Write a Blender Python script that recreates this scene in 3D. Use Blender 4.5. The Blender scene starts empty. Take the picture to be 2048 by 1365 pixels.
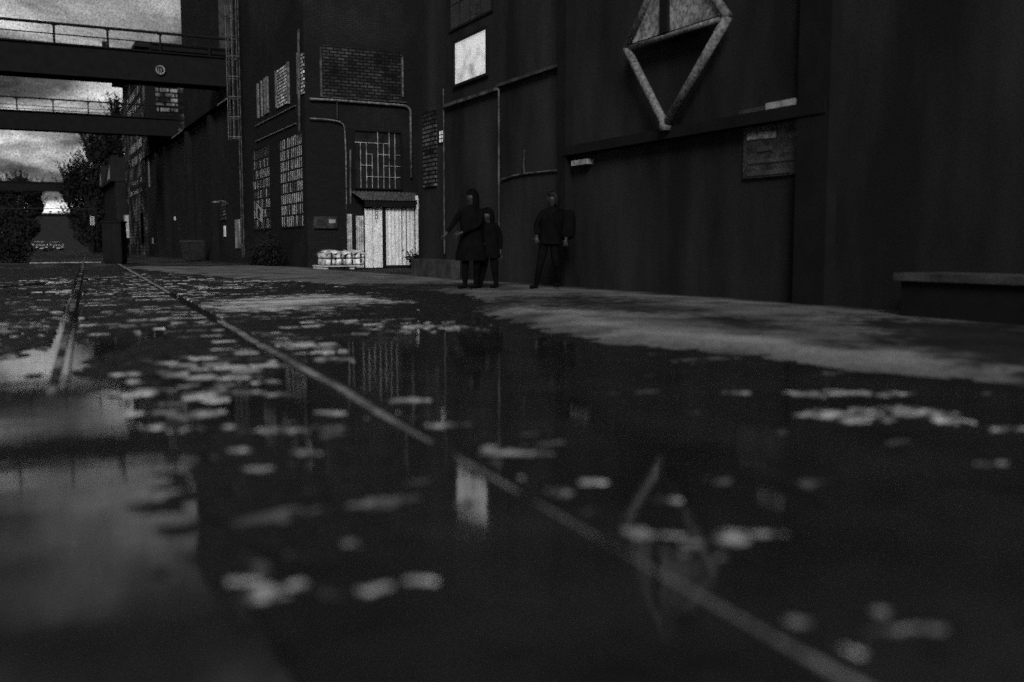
import bpy, bmesh, math, random
import numpy as np
from mathutils import Vector, Matrix, noise as mnoise
R = math.radians
random.seed(7); rng = np.random.default_rng(7)
sc = bpy.context.scene
C = sc.collection

# ---------------------------------------------------------------- camera
F = 1950.0                    # focal length in pixels of the 2048 wide photograph
CAMH = 0.78
YAW = R(26.6); PITCH = math.atan(189.5/F)
cd = bpy.data.cameras.new('camera'); cam = bpy.data.objects.new('camera', cd); C.objects.link(cam)
cam.location = (0, 0, CAMH)
cam.rotation_euler = (R(90)-PITCH, 0, -YAW)
cd.sensor_width = 36; cd.lens = 36*F/2048
cd.clip_start = 0.05; cd.clip_end = 3000
cd.dof.use_dof = True; cd.dof.focus_distance = 24; cd.dof.aperture_fstop = 0.78
sc.camera = cam
CR = cam.rotation_euler.to_matrix()

# ---------------------------------------------------------------- sky and sun
SUN_EL, SUN_AZ = R(33), R(206)      # azimuth clockwise from +y: behind and to the left of the camera
w = bpy.data.worlds.new('World'); sc.world = w; w.use_nodes = True
nt = w.node_tree; nt.nodes.clear()
def N(nt, t, **kw):
    n = nt.nodes.new(t)
    for k, v in kw.items():
        if k.startswith('i_'):
            key = k[2:]
            n.inputs[int(key) if key.isdigit() else key].default_value = v
        else: setattr(n, k, v)
    return n
def L(nt, a, ao, b, bi): nt.links.new(a.outputs[ao], b.inputs[bi])
def MATH(nt, op, a, b=None, clamp=False):
    n = nt.nodes.new('ShaderNodeMath'); n.operation = op; n.use_clamp = clamp
    for i, v in enumerate((a, b)):
        if v is None: continue
        if isinstance(v, (int, float)): n.inputs[i].default_value = v
        else: nt.links.new(v, n.inputs[i])
    return n.outputs[0]
def RAMP(nt, src, pts, interp='LINEAR'):
    r = nt.nodes.new('ShaderNodeValToRGB'); r.color_ramp.interpolation = interp
    e = r.color_ramp.elements
    while len(e) < len(pts): e.new(0.5)
    for el, (p, c) in zip(e, pts): el.position = p; el.color = (c, c, c, 1)
    nt.links.new(src, r.inputs[0]); return r.outputs[0]
sky = N(nt, 'ShaderNodeTexSky', sky_type='NISHITA', sun_disc=False, sun_elevation=SUN_EL, sun_rotation=SUN_AZ)
bw = N(nt, 'ShaderNodeRGBToBW'); L(nt, sky, 0, bw, 0)
tc = N(nt, 'ShaderNodeTexCoord')
sep = N(nt, 'ShaderNodeSeparateXYZ'); L(nt, tc, 'Generated', sep, 0)
zc = MATH(nt, 'MAXIMUM', sep.outputs[2], 0.02)
za = MATH(nt, 'ADD', zc, 0.2)
cx = MATH(nt, 'ADD', MATH(nt, 'DIVIDE', sep.outputs[0], za), 2.14); cy = MATH(nt, 'ADD', MATH(nt, 'DIVIDE', sep.outputs[1], za), 14.0)
cmb = N(nt, 'ShaderNodeCombineXYZ'); nt.links.new(cx, cmb.inputs[0]); nt.links.new(cy, cmb.inputs[1])
n1 = N(nt, 'ShaderNodeTexNoise', i_Scale=2.4, i_Detail=8.0, i_Roughness=0.58, i_Distortion=0.3); L(nt, cmb, 0, n1, 'Vector')
cl = RAMP(nt, n1.outputs[0], [(0.34, 0.08), (0.45, 0.24), (0.55, 0.72), (0.66, 1.7)])
grain = N(nt, 'ShaderNodeTexNoise', i_Scale=1300.0, i_Detail=0.5); L(nt, tc, 'Generated', grain, 'Vector')
gr = RAMP(nt, grain.outputs[0], [(0.32, 0.45), (0.68, 1.55)])
hz = RAMP(nt, sep.outputs[2], [(0.0, 1.8), (0.07, .85), (0.2, 0.75), (0.28, 0.46), (0.35, 0.22), (0.6, 1.1), (1.0, 1.7)])
m1 = MATH(nt, 'MULTIPLY', cl, gr); m2 = MATH(nt, 'MULTIPLY', m1, hz)
flat = MATH(nt, 'ADD', MATH(nt, 'MULTIPLY', bw.outputs[0], 0.25), 2.2)   # overcast: most of the dome evenly grey
m3 = MATH(nt, 'MULTIPLY', m2, flat)
bg = N(nt, 'ShaderNodeBackground', i_Strength=0.09); nt.links.new(m3, bg.inputs[0])
wo = N(nt, 'ShaderNodeOutputWorld'); L(nt, bg, 0, wo, 0)
sl = bpy.data.lights.new('sun', 'SUN'); sun = bpy.data.objects.new('sun', sl); C.objects.link(sun)
sl.energy = 1.5; sl.angle = R(20); sl.color = (1, 1, 1)
sd = Vector((math.sin(SUN_AZ)*math.cos(SUN_EL), math.cos(SUN_AZ)*math.cos(SUN_EL), math.sin(SUN_EL)))
sun.rotation_euler = sd.to_track_quat('Z', 'Y').to_euler()
vs = sc.view_settings; vs.view_transform = 'Standard'; vs.look = 'None'; vs.gamma = 1; vs.exposure = 0.75
sc.cycles.use_denoising = False
sc.cycles.use_adaptive_sampling = True; sc.cycles.adaptive_threshold = 0.05; sc.cycles.adaptive_min_samples = 24
sc.cycles.max_bounces = 5; sc.cycles.diffuse_bounces = 2; sc.cycles.glossy_bounces = 3
sc.cycles.sample_clamp_indirect = 3

# ---------------------------------------------------------------- measuring on the photograph
def ray(px, py): return CR @ Vector(((px-1024)/F, (682.5-py)/F, -1))
def on(axis, val, px, py):
    d = ray(px, py); k = (val - cam.location[axis])/d[axis]
    return cam.location + d*k
WX = 9.0          # the building line, parallel to the y axis
FY = 34.0         # the wall across the recess, facing the camera
def wx(px, py): p = on(0, WX, px, py); return p.y, p.z
def wy(px, py): p = on(1, FY, px, py); return p.x, p.z
def gr_(px, py): p = on(2, 0, px, py); return p.x, p.y
def depth(x, y): return x*math.sin(YAW)+y*math.cos(YAW)
RT = Vector((math.cos(YAW), -math.sin(YAW), 0)); FW = Vector((math.sin(YAW), math.cos(YAW), 0))

# ---------------------------------------------------------------- materials
MATS = {}
def mat(name, a=0.1, b=None, scale=4.0, rough=0.8, spec=0.2, metal=0.0, bump=0.0, detail=6.0, lo=0.35, hi=0.65, stretch=(1,1,1), fine=0.0):
    if name in MATS: return MATS[name]
    m = bpy.data.materials.new(name); m.use_nodes = True; t = m.node_tree; p = t.nodes['Principled BSDF']
    p.inputs['Roughness'].default_value = rough; p.inputs['Specular IOR Level'].default_value = spec
    p.inputs['Metallic'].default_value = metal
    if b is None: b = a*1.5
    tcn = N(t, 'ShaderNodeNewGeometry'); mp = N(t, 'ShaderNodeMapping'); mp.inputs['Scale'].default_value = stretch
    L(t, tcn, 'Position', mp, 0)
    nz = N(t, 'ShaderNodeTexNoise', i_Scale=scale, i_Detail=detail, i_Roughness=0.6); L(t, mp, 0, nz, 'Vector')
    col = RAMP(t, nz.outputs[0], [(lo, a), (hi, b)])
    if fine:
        fz = N(t, 'ShaderNodeTexNoise', i_Scale=fine, i_Detail=2.0); L(t, tcn, 'Position', fz, 'Vector')
        fr = RAMP(t, fz.outputs[0], [(0.3, 0.4), (0.7, 1.6)])
        col = MATH(t, 'MULTIPLY', col, fr)
    t.links.new(col, p.inputs['Base Color'])
    if bump:
        bp = N(t, 'ShaderNodeBump', i_Strength=bump, i_Distance=0.02); t.links.new(nz.outputs[0], bp.inputs['Height']); L(t, bp, 0, p, 'Normal')
    MATS[name] = m; return m
def brick(name, dark, light, mortar, w_=0.25, h_=0.075, patch=0.25, plo=0.48, phi=0.62, mort=0.012, rough=0.9, bumps=.5, c1=.35, c2=1.2):
    m = bpy.data.materials.new(name); m.use_nodes = True; t = m.node_tree; p = t.nodes['Principled BSDF']
    p.inputs['Roughness'].default_value = rough; p.inputs['Specular IOR Level'].default_value = 0.05
    g = N(t, 'ShaderNodeNewGeometry'); s = N(t, 'ShaderNodeSeparateXYZ'); L(t, g, 'Position', s, 0)
    c = N(t, 'ShaderNodeCombineXYZ'); t.links.new(MATH(t, 'ADD', s.outputs[0], s.outputs[1]), c.inputs[0]); L(t, s, 2, c, 1)
    br = N(t, 'ShaderNodeTexBrick', i_Scale=1.0); L(t, c, 0, br, 'Vector')
    br.inputs['Color1'].default_value = (c1,)*3+(1,); br.inputs['Color2'].default_value = (c2,)*3+(1,); br.inputs['Mortar'].default_value = (0,)*3+(1,)
    br.inputs['Brick Width'].default_value = w_; br.inputs['Row Height'].default_value = h_; br.inputs['Mortar Size'].default_value = mort
    nz = N(t, 'ShaderNodeTexNoise', i_Scale=patch, i_Detail=8.0, i_Roughness=0.65); L(t, g, 'Position', nz, 'Vector')
    pt = RAMP(t, nz.outputs[0], [(plo, dark), (phi, light)])
    f2 = N(t, 'ShaderNodeTexNoise', i_Scale=25.0, i_Detail=3.0); L(t, g, 'Position', f2, 'Vector')
    fr = RAMP(t, f2.outputs[0], [(0.3, 0.5), (0.7, 1.5)])
    col = MATH(t, 'MULTIPLY', MATH(t, 'MULTIPLY', pt, fr), br.outputs[0])
    col = MATH(t, 'ADD', col, MATH(t, 'MULTIPLY', br.outputs[1], mortar))
    t.links.new(col, p.inputs['Base Color'])
    bp = N(t, 'ShaderNodeBump', i_Strength=bumps, i_Distance=0.01, invert=True); L(t, br, 1, bp, 'Height'); L(t, bp, 0, p, 'Normal')
    MATS[name] = m; return m
M_soot = brick('soot_brick', 0.013, 0.03, 0.011, plo=.5, phi=.7, bumps=.15, c1=.8, c2=1.05)
M_soot2 = mat('sooty_render', 0.012, 0.034, .7, .9, .05, bump=.12, lo=.40, hi=.74, fine=70, stretch=(1,1,.3), detail=9)
M_pale = brick('pale_brick', 0.018, 0.13, 0.006, patch=1.4, plo=0.38, phi=0.6, w_=0.26, h_=0.1, mort=0.02)
M_block = brick('glass_block', 0.25, 0.75, 0.01, patch=1.0, plo=0.3, phi=0.6, w_=0.24, h_=0.12, mort=0.022)
M_far = brick('far_brick', 0.014, 0.16, 0.006, patch=0.5, plo=0.48, phi=0.62, w_=0.7, h_=0.3, mort=0.03)
M_black = mat('black_steel', 0.008, 0.012, 2, 0.8, 0.06)
M_dsteel = mat('dark_painted_steel', 0.012, 0.024, 3, 0.6, 0.15)
M_conc = mat('stained_concrete', 0.02, 0.06, 2.5, 0.9, 0.1, bump=0.4, fine=60)
M_pipe = mat('galvanised_pipe', 0.03, 0.19, 9, 0.5, 0.4, fine=30)
M_pipe2 = mat('weathered_pipe', 0.018, 0.09, 3, 0.6, 0.3, fine=40, lo=0.42)
M_white = mat('white_sheet', 0.55, 0.8, 6, 0.5, 0.3, fine=45, stretch=(1,1,0.4))
M_whited = mat('dirty_white_sheet', 0.2, 0.5, 5, 0.6, 0.3, fine=40)
M_cloth = mat('black_cloth', 0.003, 0.005, 8, 0.9, 0.03)
M_skin = mat('skin', 0.012, 0.035, 20, 0.55, 0.3)
M_hair = mat('dark_hair', 0.004, 0.007, 20, 0.6, 0.15)
M_muntin = mat('pale_muntin', 0.06, 0.5, 3, 0.6, 0.2)
M_dglass = mat('dark_glass', 0.01, 0.02, 3, 0.3, 0.25)
M_mirror = mat('sky_glass', 0.75, 0.95, 2.5, 0.06, 0.5, metal=1.0)
M_glow = mat('added_glow_glass', 0.35, 1.0, 1.6, 0.15, 0.5, metal=0.6, fine=45, lo=.3, hi=.5)
_p = M_glow.node_tree.nodes['Principled BSDF']; _p.inputs['Emission Strength'].default_value = .24; _t = M_glow.node_tree; _t.links.new(_p.inputs['Base Color'].links[0].from_socket, _p.inputs['Emission Color'])  # emission added to brighten the panes, standing in for sky reflection
M_pane = mat('dusty_glass', 0.25, 0.95, 2.2, 0.35, 0.5, metal=0.75, lo=0.38, hi=0.6)
M_leaf = mat('leaves', 0.010, 0.020, 3, 0.8, 0.05)
M_bark = mat('bark', 0.008, 0.02, 5, 0.9, 0.05)
M_rail = mat('worn_rail_steel', 0.07, 0.24, 2.2, 0.5, 0.25, metal=0.2, fine=25, bump=0.2)
M_rail2 = mat('dull_rail_steel', 0.012, 0.16, 1.1, 0.6, 0.1, fine=25, lo=.5, hi=.6)
M_railside = mat('rusty_rail_side', 0.01, 0.03, 8, 0.9, 0.1)
M_corr = mat('corrugated_sheet', 0.02, 0.10, 9, 0.7, 0.1, fine=30)
M_sign = mat('sign_face', 0.15, 0.35, 5, 0.6, 0.2)
M_signd = mat('dark_sign_face', 0.015, 0.05, 5, 0.6, 0.1, fine=30)
M_wrap = mat('pale_plastic_wrap', 0.25, 0.8, 5, 0.35, 0.4, lo=0.4, hi=0.6, bump=0.5)
M_wood = mat('pallet_wood', 0.3, 0.6, 4, 0.8, 0.1, stretch=(1,1,5))
M_roof = mat('tar_roof', 0.012, 0.018, 1, 0.9, 0.05)
M_ring = mat('faded_tube', 0.08, 0.16, 3, 0.6, 0.2, fine=20)
M_panel = mat('faded_panel', 0.07, 0.30, 1.6, 0.7, 0.15, fine=15)

# ---------------------------------------------------------------- mesh helpers
class MB:
    def __init__(s): s.v = []; s.f = []; s.m = []
    def add(s, vs_, fs, mi=0):
        o = len(s.v); s.v += [tuple(p) for p in vs_]; s.f += [tuple(i+o for i in f) for f in fs]; s.m += [mi]*len(fs)
    def box(s, x0, x1, y0, y1, z0, z1, mi=0):
        x0, x1 = sorted((x0, x1)); y0, y1 = sorted((y0, y1)); z0, z1 = sorted((z0, z1))
        s.add([(x0,y0,z0),(x1,y0,z0),(x1,y1,z0),(x0,y1,z0),(x0,y0,z1),(x1,y0,z1),(x1,y1,z1),(x0,y1,z1)],
              [(0,3,2,1),(4,5,6,7),(0,1,5,4),(1,2,6,5),(2,3,7,6),(3,0,4,7)], mi)
    def tube(s, pts, r, n=8, mi=0, r2=None):
        pts = [Vector(p) for p in pts]; k = len(pts); rings = []
        up = None
        for i, p in enumerate(pts):
            d = (pts[min(i+1, k-1)]-pts[max(i-1, 0)]).normalized()
            if up is None: up = Vector((0,0,1)) if abs(d.z) < 0.9 else Vector((1,0,0))
            a = d.cross(up).normalized(); b = a.cross(d).normalized(); up = b
            rr = r if r2 is None else r+(r2-r)*i/max(1, k-1)
            if not isinstance(rr, (int, float)): rr = rr[i]
            rings.append([p+a*rr*math.cos(t)+b*rr*math.sin(t) for t in (2*math.pi*j/n for j in range(n))])
        vs_ = [q for rg in rings for q in rg]
        fs = [(i*n+j, i*n+(j+1) % n, (i+1)*n+(j+1) % n, (i+1)*n+j) for i in range(k-1) for j in range(n)]
        fs += [tuple(range(n-1, -1, -1)), tuple((k-1)*n+j for j in range(n))]
        s.add(vs_, fs, mi)
    def prism(s, poly, axis, a0, a1, mi=0):      # poly in the two other axes, in order
        n = len(poly); o = [i for i in range(3) if i != axis]; vs_ = []
        for a in (a0, a1):
            for p in poly:
                q = [0, 0, 0]; q[axis] = a; q[o[0]] = p[0]; q[o[1]] = p[1]; vs_.append(q)
        fs = [tuple(range(n)), tuple(range(2*n-1, n-1, -1))]+[(i, (i+1) % n, n+(i+1) % n, n+i) for i in range(n)]
        s.add(vs_, fs, mi)
    def disc(s, c, r, th, axis=1, n=20, mi=0):
        poly = [(c[0 if axis else 1]+r*math.cos(2*math.pi*i/n), c[2]+r*math.sin(2*math.pi*i/n)) for i in range(n)]
        s.prism(poly, axis, c[axis], c[axis]+th, mi)
    def build(s, name, m, parent=None, smooth=False, origin=None):
        me = bpy.data.meshes.new(name)
        o0 = parent_world(parent) if parent is not None else Matrix.Translation(origin or (0,0,0))
        inv = o0.inverted()
        me.from_pydata([tuple(inv @ Vector(p)) for p in s.v], [], s.f)
        for mm in (m if isinstance(m, (list, tuple)) else [m]): me.materials.append(mm)
        me.polygons.foreach_set('material_index', s.m)
        bmx = bmesh.new(); bmx.from_mesh(me); bmesh.ops.recalc_face_normals(bmx, faces=bmx.faces); bmx.to_mesh(me); bmx.free()
        if smooth: me.polygons.foreach_set('use_smooth', [True]*len(me.polygons))
        o = bpy.data.objects.new(name, me); C.objects.link(o)
        if parent is not None: o.parent = parent
        else: o.location = origin or (0,0,0)
        return o
def parent_world(p):
    mtx = Matrix.Identity(4); chain = []
    while p is not None: chain.append(p); p = p.parent
    for q in reversed(chain): mtx = mtx @ Matrix.Translation(q.location) @ q.rotation_euler.to_matrix().to_4x4()
    return mtx
def tag(o, label=None, cat=None, group=None, kind=None):
    if label: o['label'] = label
    if cat: o['category'] = cat
    if group: o['group'] = group
    if kind: o['kind'] = kind
    return o
def thing(name, label, cat, loc=(0,0,0), rotz=0, group=None):
    o = bpy.data.objects.new(name, None); C.objects.link(o); o.empty_display_size = 0.2
    o.location = loc; o.rotation_euler = (0, 0, rotz); return tag(o, label, cat, group)
def copy_tree(o, parent=None):
    c = o.copy(); C.objects.link(c)
    if parent is not None: c.parent = parent
    for ch in list(o.children): copy_tree(ch, c)
    return c

# wall frames: W='x' is the building line x=WX (a = y), W='y' is the recess wall y=FY (a = x); d = distance in front of the wall
def wbox(mb, W, a0, a1, z0, z1, d0, d1, mi=0, base=None):
    if W == 'x':
        b = WX if base is None else base; mb.box(b-d0, b-d1, a0, a1, z0, z1, mi)
    else:
        b = FY if base is None else base; mb.box(a0, a1, b-d0, b-d1, z0, z1, mi)

def window(W, a0, a1, z0, z1, cols, rows, parent, paneM, frameM, darkp=0.25, bar=0.02, fr=0.05, base=None, drop=0.0, name='window', tilt=0.0, darkf=None, hbar=None):
    a0, a1 = sorted((a0, a1)); hb = hbar or bar
    f = MB(); p = MB()
    for (u0, u1, v0, v1) in ((a0-fr, a0, z0-fr, z1+fr), (a1, a1+fr, z0-fr, z1+fr), (a0, a1, z0-fr, z0), (a0, a1, z1, z1+fr)):
        wbox(f, W, u0, u1, v0, v1, 0.0, 0.03 if W == 'x' else .07, 0, base)
    da = (a1-a0)/cols; dz = (z1-z0)/rows
    tops = [random.choice((rows, rows, rows-1, rows-2)) for _ in range(cols+1)]
    for i in range(1, cols):
        for j in range(rows):
            if random.random() < drop*.25 or (drop and j >= tops[i]): continue
            wbox(f, W, a0+i*da-bar/2, a0+i*da+bar/2, z0+j*dz, z0+(j+1)*dz, *( (.010, .016) if W == 'x' else (.022, .05)), 1, base)
    for j in range(1, rows):
        for i in range(cols):
            if random.random() < drop*3: continue
            wbox(f, W, a0+i*da+bar/2, a0+(i+1)*da-bar/2, z0+j*dz-hb/2, z0+j*dz+hb/2, *((.009, .015) if W == 'x' else (.022, .047)), 1 if hbar is None else 0, base)
    for i in range(cols):
        for j in range(rows):
            dk = random.random() < (darkp if darkf is None else darkf((i+.5)/cols, (j+.5)/rows))
            t0, t1 = random.uniform(0, tilt), random.uniform(0, tilt)
            b = (WX if W == 'x' else FY) if base is None else base
            u0, u1, v0, v1 = a0+i*da, a0+(i+1)*da, z0+j*dz, z0+(j+1)*dz
            q = [(u0, v0, .006+t0), (u1, v0, .006+t1), (u1, v1, .006+t1), (u0, v1, .006+t0)]
            pts = [(b-d, u, v) if W == 'x' else (u, b-d, v) for u, v, d in q]
            p.add(pts, [(0,1,2,3)], 1 if dk else 0)
    w_ = f.build(name, frameM, parent)
    p.build('pane', paneM, w_)
    return w_

# ---------------------------------------------------------------- the yard: cobbles, road, water, rails
RS = 0.0556
def rail_x(y): return 1.23+RS*y
def blob_world(px, py, rx, ry):
    x, y = gr_(px, py); d = depth(x, y)
    return x, y, rx*d/F, max(ry*d*d/(F*CAMH), 0.03)
NB = [  # near stones that lie just proud of the water, and rail glints shaped as stones
 (500,1162,46,6),(540,1178,30,5),(520,1194,44,6),(575,1190,20,5),(640,1180,40,6),(665,1192,36,6),(740,1181,38,5),(775,1174,26,5),(842,1165,42,5),(600,1166,18,4),
 (1040,907,66,5),(1000,898,34,4),(985,925,26,6),(1000,958,40,9),(1030,975,40,8),(1065,995,44,9),(1115,985,46,7),(1095,1004,26,6),
 (1240,1064,56,6),(1275,1072,36,5),(1325,1109,52,6),(1350,1074,30,5),(1388,1091,44,6),(1440,1079,46,7),(1455,1066,34,4),(1512,1070,48,5),(1443,1118,26,6),(1570,1249,56,6),
 (1766,1225,40,5),(1845,1256,60,5),(1770,1262,50,4),(1690,1303,56,4),(1635,788,60,5),(1700,787,60,5),(1765,788,60,5),(1650,828,56,8),(1690,838,40,8),(1745,830,50,12),(1800,822,60,6),(1860,830,56,6),(1900,842,40,6),(2010,860,60,4),(1985,930,60,4),(1470,786,34,4),
 (450,855,30,5),(540,862,34,5),(600,863,30,5),(335,826,26,5),(360,834,24,5),(400,828,36,7),(440,826,20,4),(590,1025,44,5),(700,1013,46,6),(745,1005,34,5),
 (890,850,64,4),(820,803,44,4),(1180,965,34,5),(700,800,26,5),(760,832,32,6),(815,852,22,5),(845,868,30,8),(905,903,30,6),(935,915,34,8),(310,785,40,5),(380,790,30,4),(430,782,40,5),(250,790,30,4),
 (1390,650,18,3),(500,786,44,4),(560,790,36,4),(300,856,30,4),(380,860,30,4),(660,826,34,5),(480,905,26,5),(620,905,34,5),(520,940,30,5),(930,1010,34,5),(1060,1150,36,5),(1180,1020,40,5),(1340,1000,40,4),(700,1090,30,5),(840,656,30,3),(910,657,34,3)]
HB = [
 (120,1010,210,110,-.035),(100,1250,260,120,-.03),(1050,760,200,60,-.02),(400,1120,60,90,.02),(380,960,60,50,.02),
 (450,905,150,50,.024),(640,960,170,50,.022),(560,1080,190,60,.018),(800,1050,120,50,.018),(330,1010,60,30,.02),(1150,880,160,30,.018),(1500,960,160,60,.014),(1250,1180,160,40,.018),(360,960,50,14,.02),
  # islands and hollows: px, py, rx, ry, height change (m)
(570,715,150,55,.024),(420,735,110,26,.022),(300,700,120,60,.012),(620,640,170,40,.012),
 (560,612,190,16,.034),(640,600,90,10,.02),(800,605,40,6,.03),(860,628,60,5,.028),(880,655,80,5,.03),(790,640,60,4,.024),
 (280,600,140,20,.012),(330,640,200,30,.012),(100,640,60,30,-.01),(40,700,70,40,.012),
 (125,712,75,62,-.08),(110,566,26,12,-.05),(820,700,130,50,-.05),(1000,720,140,60,-.05),(130,850,170,40,-.03)]
PB = [  # pale silt and stone, wet glints put into the colour: px, py, rx, ry, strength
 (560,612,180,20,1.0),(640,600,90,12,1.0),(560,700,150,70,.9),(420,750,120,40,.75),(300,580,200,25,.8),(360,600,200,40,.6),(800,606,45,8,1.0),
 (690,650,160,30,.5),(860,655,100,10,.9),(40,700,90,60,.6),(330,650,180,40,.55),(600,560,260,12,.5),(200,560,160,20,.7)]
# everything listed as an island from the waterline forward is coloured pale, its wet glints painted in
def grid_axis(segs):
    out = []
    for a, b, st0, st1 in segs:
        y = a
        while y < b-1e-6:
            out.append(y); y += st0+(st1-st0)*(y-a)/(b-a)
    out.append(segs[-1][1]); return np.array(out)
gx = grid_axis([(-16,-3,.5,.08),(-3,7.5,.025,.025),(7.5,9.0,.06,.06)])
gy = grid_axis([(-6,.8,.4,.05),(.8,4,.013,.018),(4,12,.018,.035),(12,38,.035,.07)])
X, Y = np.meshgrid(gx, gy)
def fbm(X, Y, sc_, seed, octs=4):
    r = np.random.default_rng(seed); out = np.zeros_like(X); amp = 1.0; tot = 0
    for o in range(octs):
        n = 128; g = r.random((n, n)); fx = X*sc_+37.1; fy = Y*sc_+11.7
        ix = np.floor(fx).astype(int); iy = np.floor(fy).astype(int); tx = fx-ix; ty = fy-iy
        tx = tx*tx*(3-2*tx); ty = ty*ty*(3-2*ty)
        a = g[iy % n, ix % n]; b = g[iy % n, (ix+1) % n]; c = g[(iy+1) % n, ix % n]; d = g[(iy+1) % n, (ix+1) % n]
        out += amp*((a*(1-tx)+b*tx)*(1-ty)+(c*(1-tx)+d*tx)*ty); tot += amp; amp *= .5; sc_ *= 2.1
    return out/tot-.5
def blobs(X, Y, lst, wk=1.0, mx=False):
    out = np.zeros_like(X); sn, cs = math.sin(YAW), math.cos(YAW)
    wx_, wy_ = fbm(X, Y, 7.0, 5, 4), fbm(X, Y, 9.0, 6, 4)
    for px, py, rx, ry, h in lst:
        x, y, a, b = blob_world(px, py, rx, ry)
        dx, dy = X-x, Y-y
        lat = (dx*cs-dy*sn)/a+wx_*1.6*wk; fwd = (dx*sn+dy*cs)/b+wy_*2.4*wk
        e_ = h*np.exp(-(lat*lat+fwd*fwd)**1.6)
        out = np.maximum(out, e_) if mx else out+e_
    return out
def road_edge(y):
    pts = [gr_(*p) for p in ((2300,800),(1950,762),(1700,738),(1500,708),(1350,697),(1200,690),(1100,667),(1020,648),(950,625))]
    pts = sorted(((b, a) for a, b in pts)) + [(12.2,5.6),(14.5,6.3),(16,6.1),(18.5,5.75),(21,5.3),(26,4.4),(31,3.7),(38,3.2)]
    return np.interp(y, [p[0] for p in pts], [p[1] for p in pts])
RE = road_edge(gy)[:, None]+fbm(X, Y, .9, 21)*.5+fbm(X, Y, 5, 22)*.22
big = fbm(X, Y, .35, 1); mid = fbm(X, Y, 1.3, 2)
near = 1/(1+np.exp((Y-7.6+X*.25)/0.45))                 # 1 in the flooded foreground
base = .010+(.022*big+.026*mid)*(1-.45*near) + near*(.020*fbm(X, Y, 9, 51, 4)+.055*fbm(X*.8, Y*1.2, 2.6, 52, 4)-.024)
base += blobs(X, Y, [(a,b,c*1.1,d*1.3,h) for a,b,c,d,h in HB])
# setts
cw, ch = .21, .19      # every third course lies higher and is painted pale for wet glints, the sleeper pitch
row = np.floor(Y/ch); rr = np.random.default_rng(3).random(4096)
off = rr[(row.astype(int)) % 4096]*cw
wob = fbm(X, Y, 2.5, 9)*.05
colm = np.floor((X+off+wob)/cw)
a = ((X+off+wob)/cw-colm)*2-1; b = ((Y+wob*.5)/ch-np.floor((Y+wob*.5)/ch))*2-1
rid = rr[((row*131+colm*17).astype(int)) % 4096]
stone = (1-np.abs(a)**5)*(1-np.abs(b)**4)
hc = stone*.028-.021+(rid-.5)*.018*stone+fbm(X, Y, 16, 12, 3)*.016
between = (X > rail_x(Y)-1.5) & (X < rail_x(Y)+.06)
up3 = (row.astype(int) % 3 == 0)
hc = hc+np.where(up3, .010, -.006)*stone*(1-near)
silt = np.clip(blobs(X, Y, [(560,613,150,13,1.),(640,598,110,9,.9),(500,606,90,8,.8),(745,606,60,4,.8)]), 0, 1)
base = base+.03*silt
isl = blobs(X, Y, [(a_,b_,c_*1.25,d_*1.35,1.) for a_,b_,c_,d_ in NB], .75, True)
base = np.maximum(base, -.03+.048*isl); hc = hc*(1-.8*np.clip(isl*2, 0, 1))
H = base+hc
cap = np.where(Y < 6.5, .006, .014)+fbm(X, Y, 12, 71, 4)*.008
H = np.minimum(H, cap)
gap = np.minimum(np.abs(X-rail_x(Y)), np.abs(X-rail_x(Y)+1.435))
H = np.where(gap < .08, np.minimum(H, -.03), H)
H = np.where(X > RE+.15, -.06, H)
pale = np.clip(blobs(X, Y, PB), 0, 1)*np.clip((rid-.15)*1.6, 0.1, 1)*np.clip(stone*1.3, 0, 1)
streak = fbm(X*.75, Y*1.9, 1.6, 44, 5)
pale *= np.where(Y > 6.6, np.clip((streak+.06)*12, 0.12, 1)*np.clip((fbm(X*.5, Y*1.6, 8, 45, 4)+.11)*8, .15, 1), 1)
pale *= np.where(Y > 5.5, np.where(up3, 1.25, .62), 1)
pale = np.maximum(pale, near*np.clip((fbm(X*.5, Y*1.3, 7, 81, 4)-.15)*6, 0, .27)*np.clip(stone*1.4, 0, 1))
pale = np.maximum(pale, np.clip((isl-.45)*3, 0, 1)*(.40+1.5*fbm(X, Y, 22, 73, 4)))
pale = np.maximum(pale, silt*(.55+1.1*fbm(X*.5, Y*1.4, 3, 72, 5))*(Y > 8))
H = np.where((streak < -.03) & (Y > 8), H-.004, H)
def grid_obj(name, X, Y, Z, m, attrs, keep=None):
    ny, nx = X.shape; me = bpy.data.meshes.new(name)
    co = np.stack([X, Y, Z], -1).reshape(-1, 3).astype(np.float32)
    idx = np.arange(ny*nx).reshape(ny, nx)
    q = np.stack([idx[:-1,:-1], idx[:-1,1:], idx[1:,1:], idx[1:,:-1]], -1)
    q = q[keep[:-1,:-1]] if keep is not None else q.reshape(-1, 4)
    me.vertices.add(len(co)); me.vertices.foreach_set('co', co.ravel())
    me.loops.add(q.size); me.loops.foreach_set('vertex_index', q.ravel().astype(np.int32))
    me.polygons.add(len(q)); me.polygons.foreach_set('loop_start', (np.arange(len(q))*4).astype(np.int32))
    me.polygons.foreach_set('use_smooth', np.ones(len(q), bool))
    me.update(); me.validate()
    for k, v in attrs.items():
        at = me.attributes.new(k, 'FLOAT', 'POINT'); at.data.foreach_set('value', v.ravel().astype(np.float32))
    me.materials.append(m); o = bpy.data.objects.new(name, me); C.objects.link(o); return o
mc = bpy.data.materials.new('cobble_setts'); mc.use_nodes = True; t = mc.node_tree; p = t.nodes['Principled BSDF']
p.inputs['Roughness'].default_value = .55; p.inputs['Specular IOR Level'].default_value = .12
at = N(t, 'ShaderNodeAttribute', attribute_name='pale'); g = N(t, 'ShaderNodeNewGeometry')
nz = N(t, 'ShaderNodeTexNoise', i_Scale=40.0, i_Detail=5.0); L(t, g, 'Position', nz, 'Vector')
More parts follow.
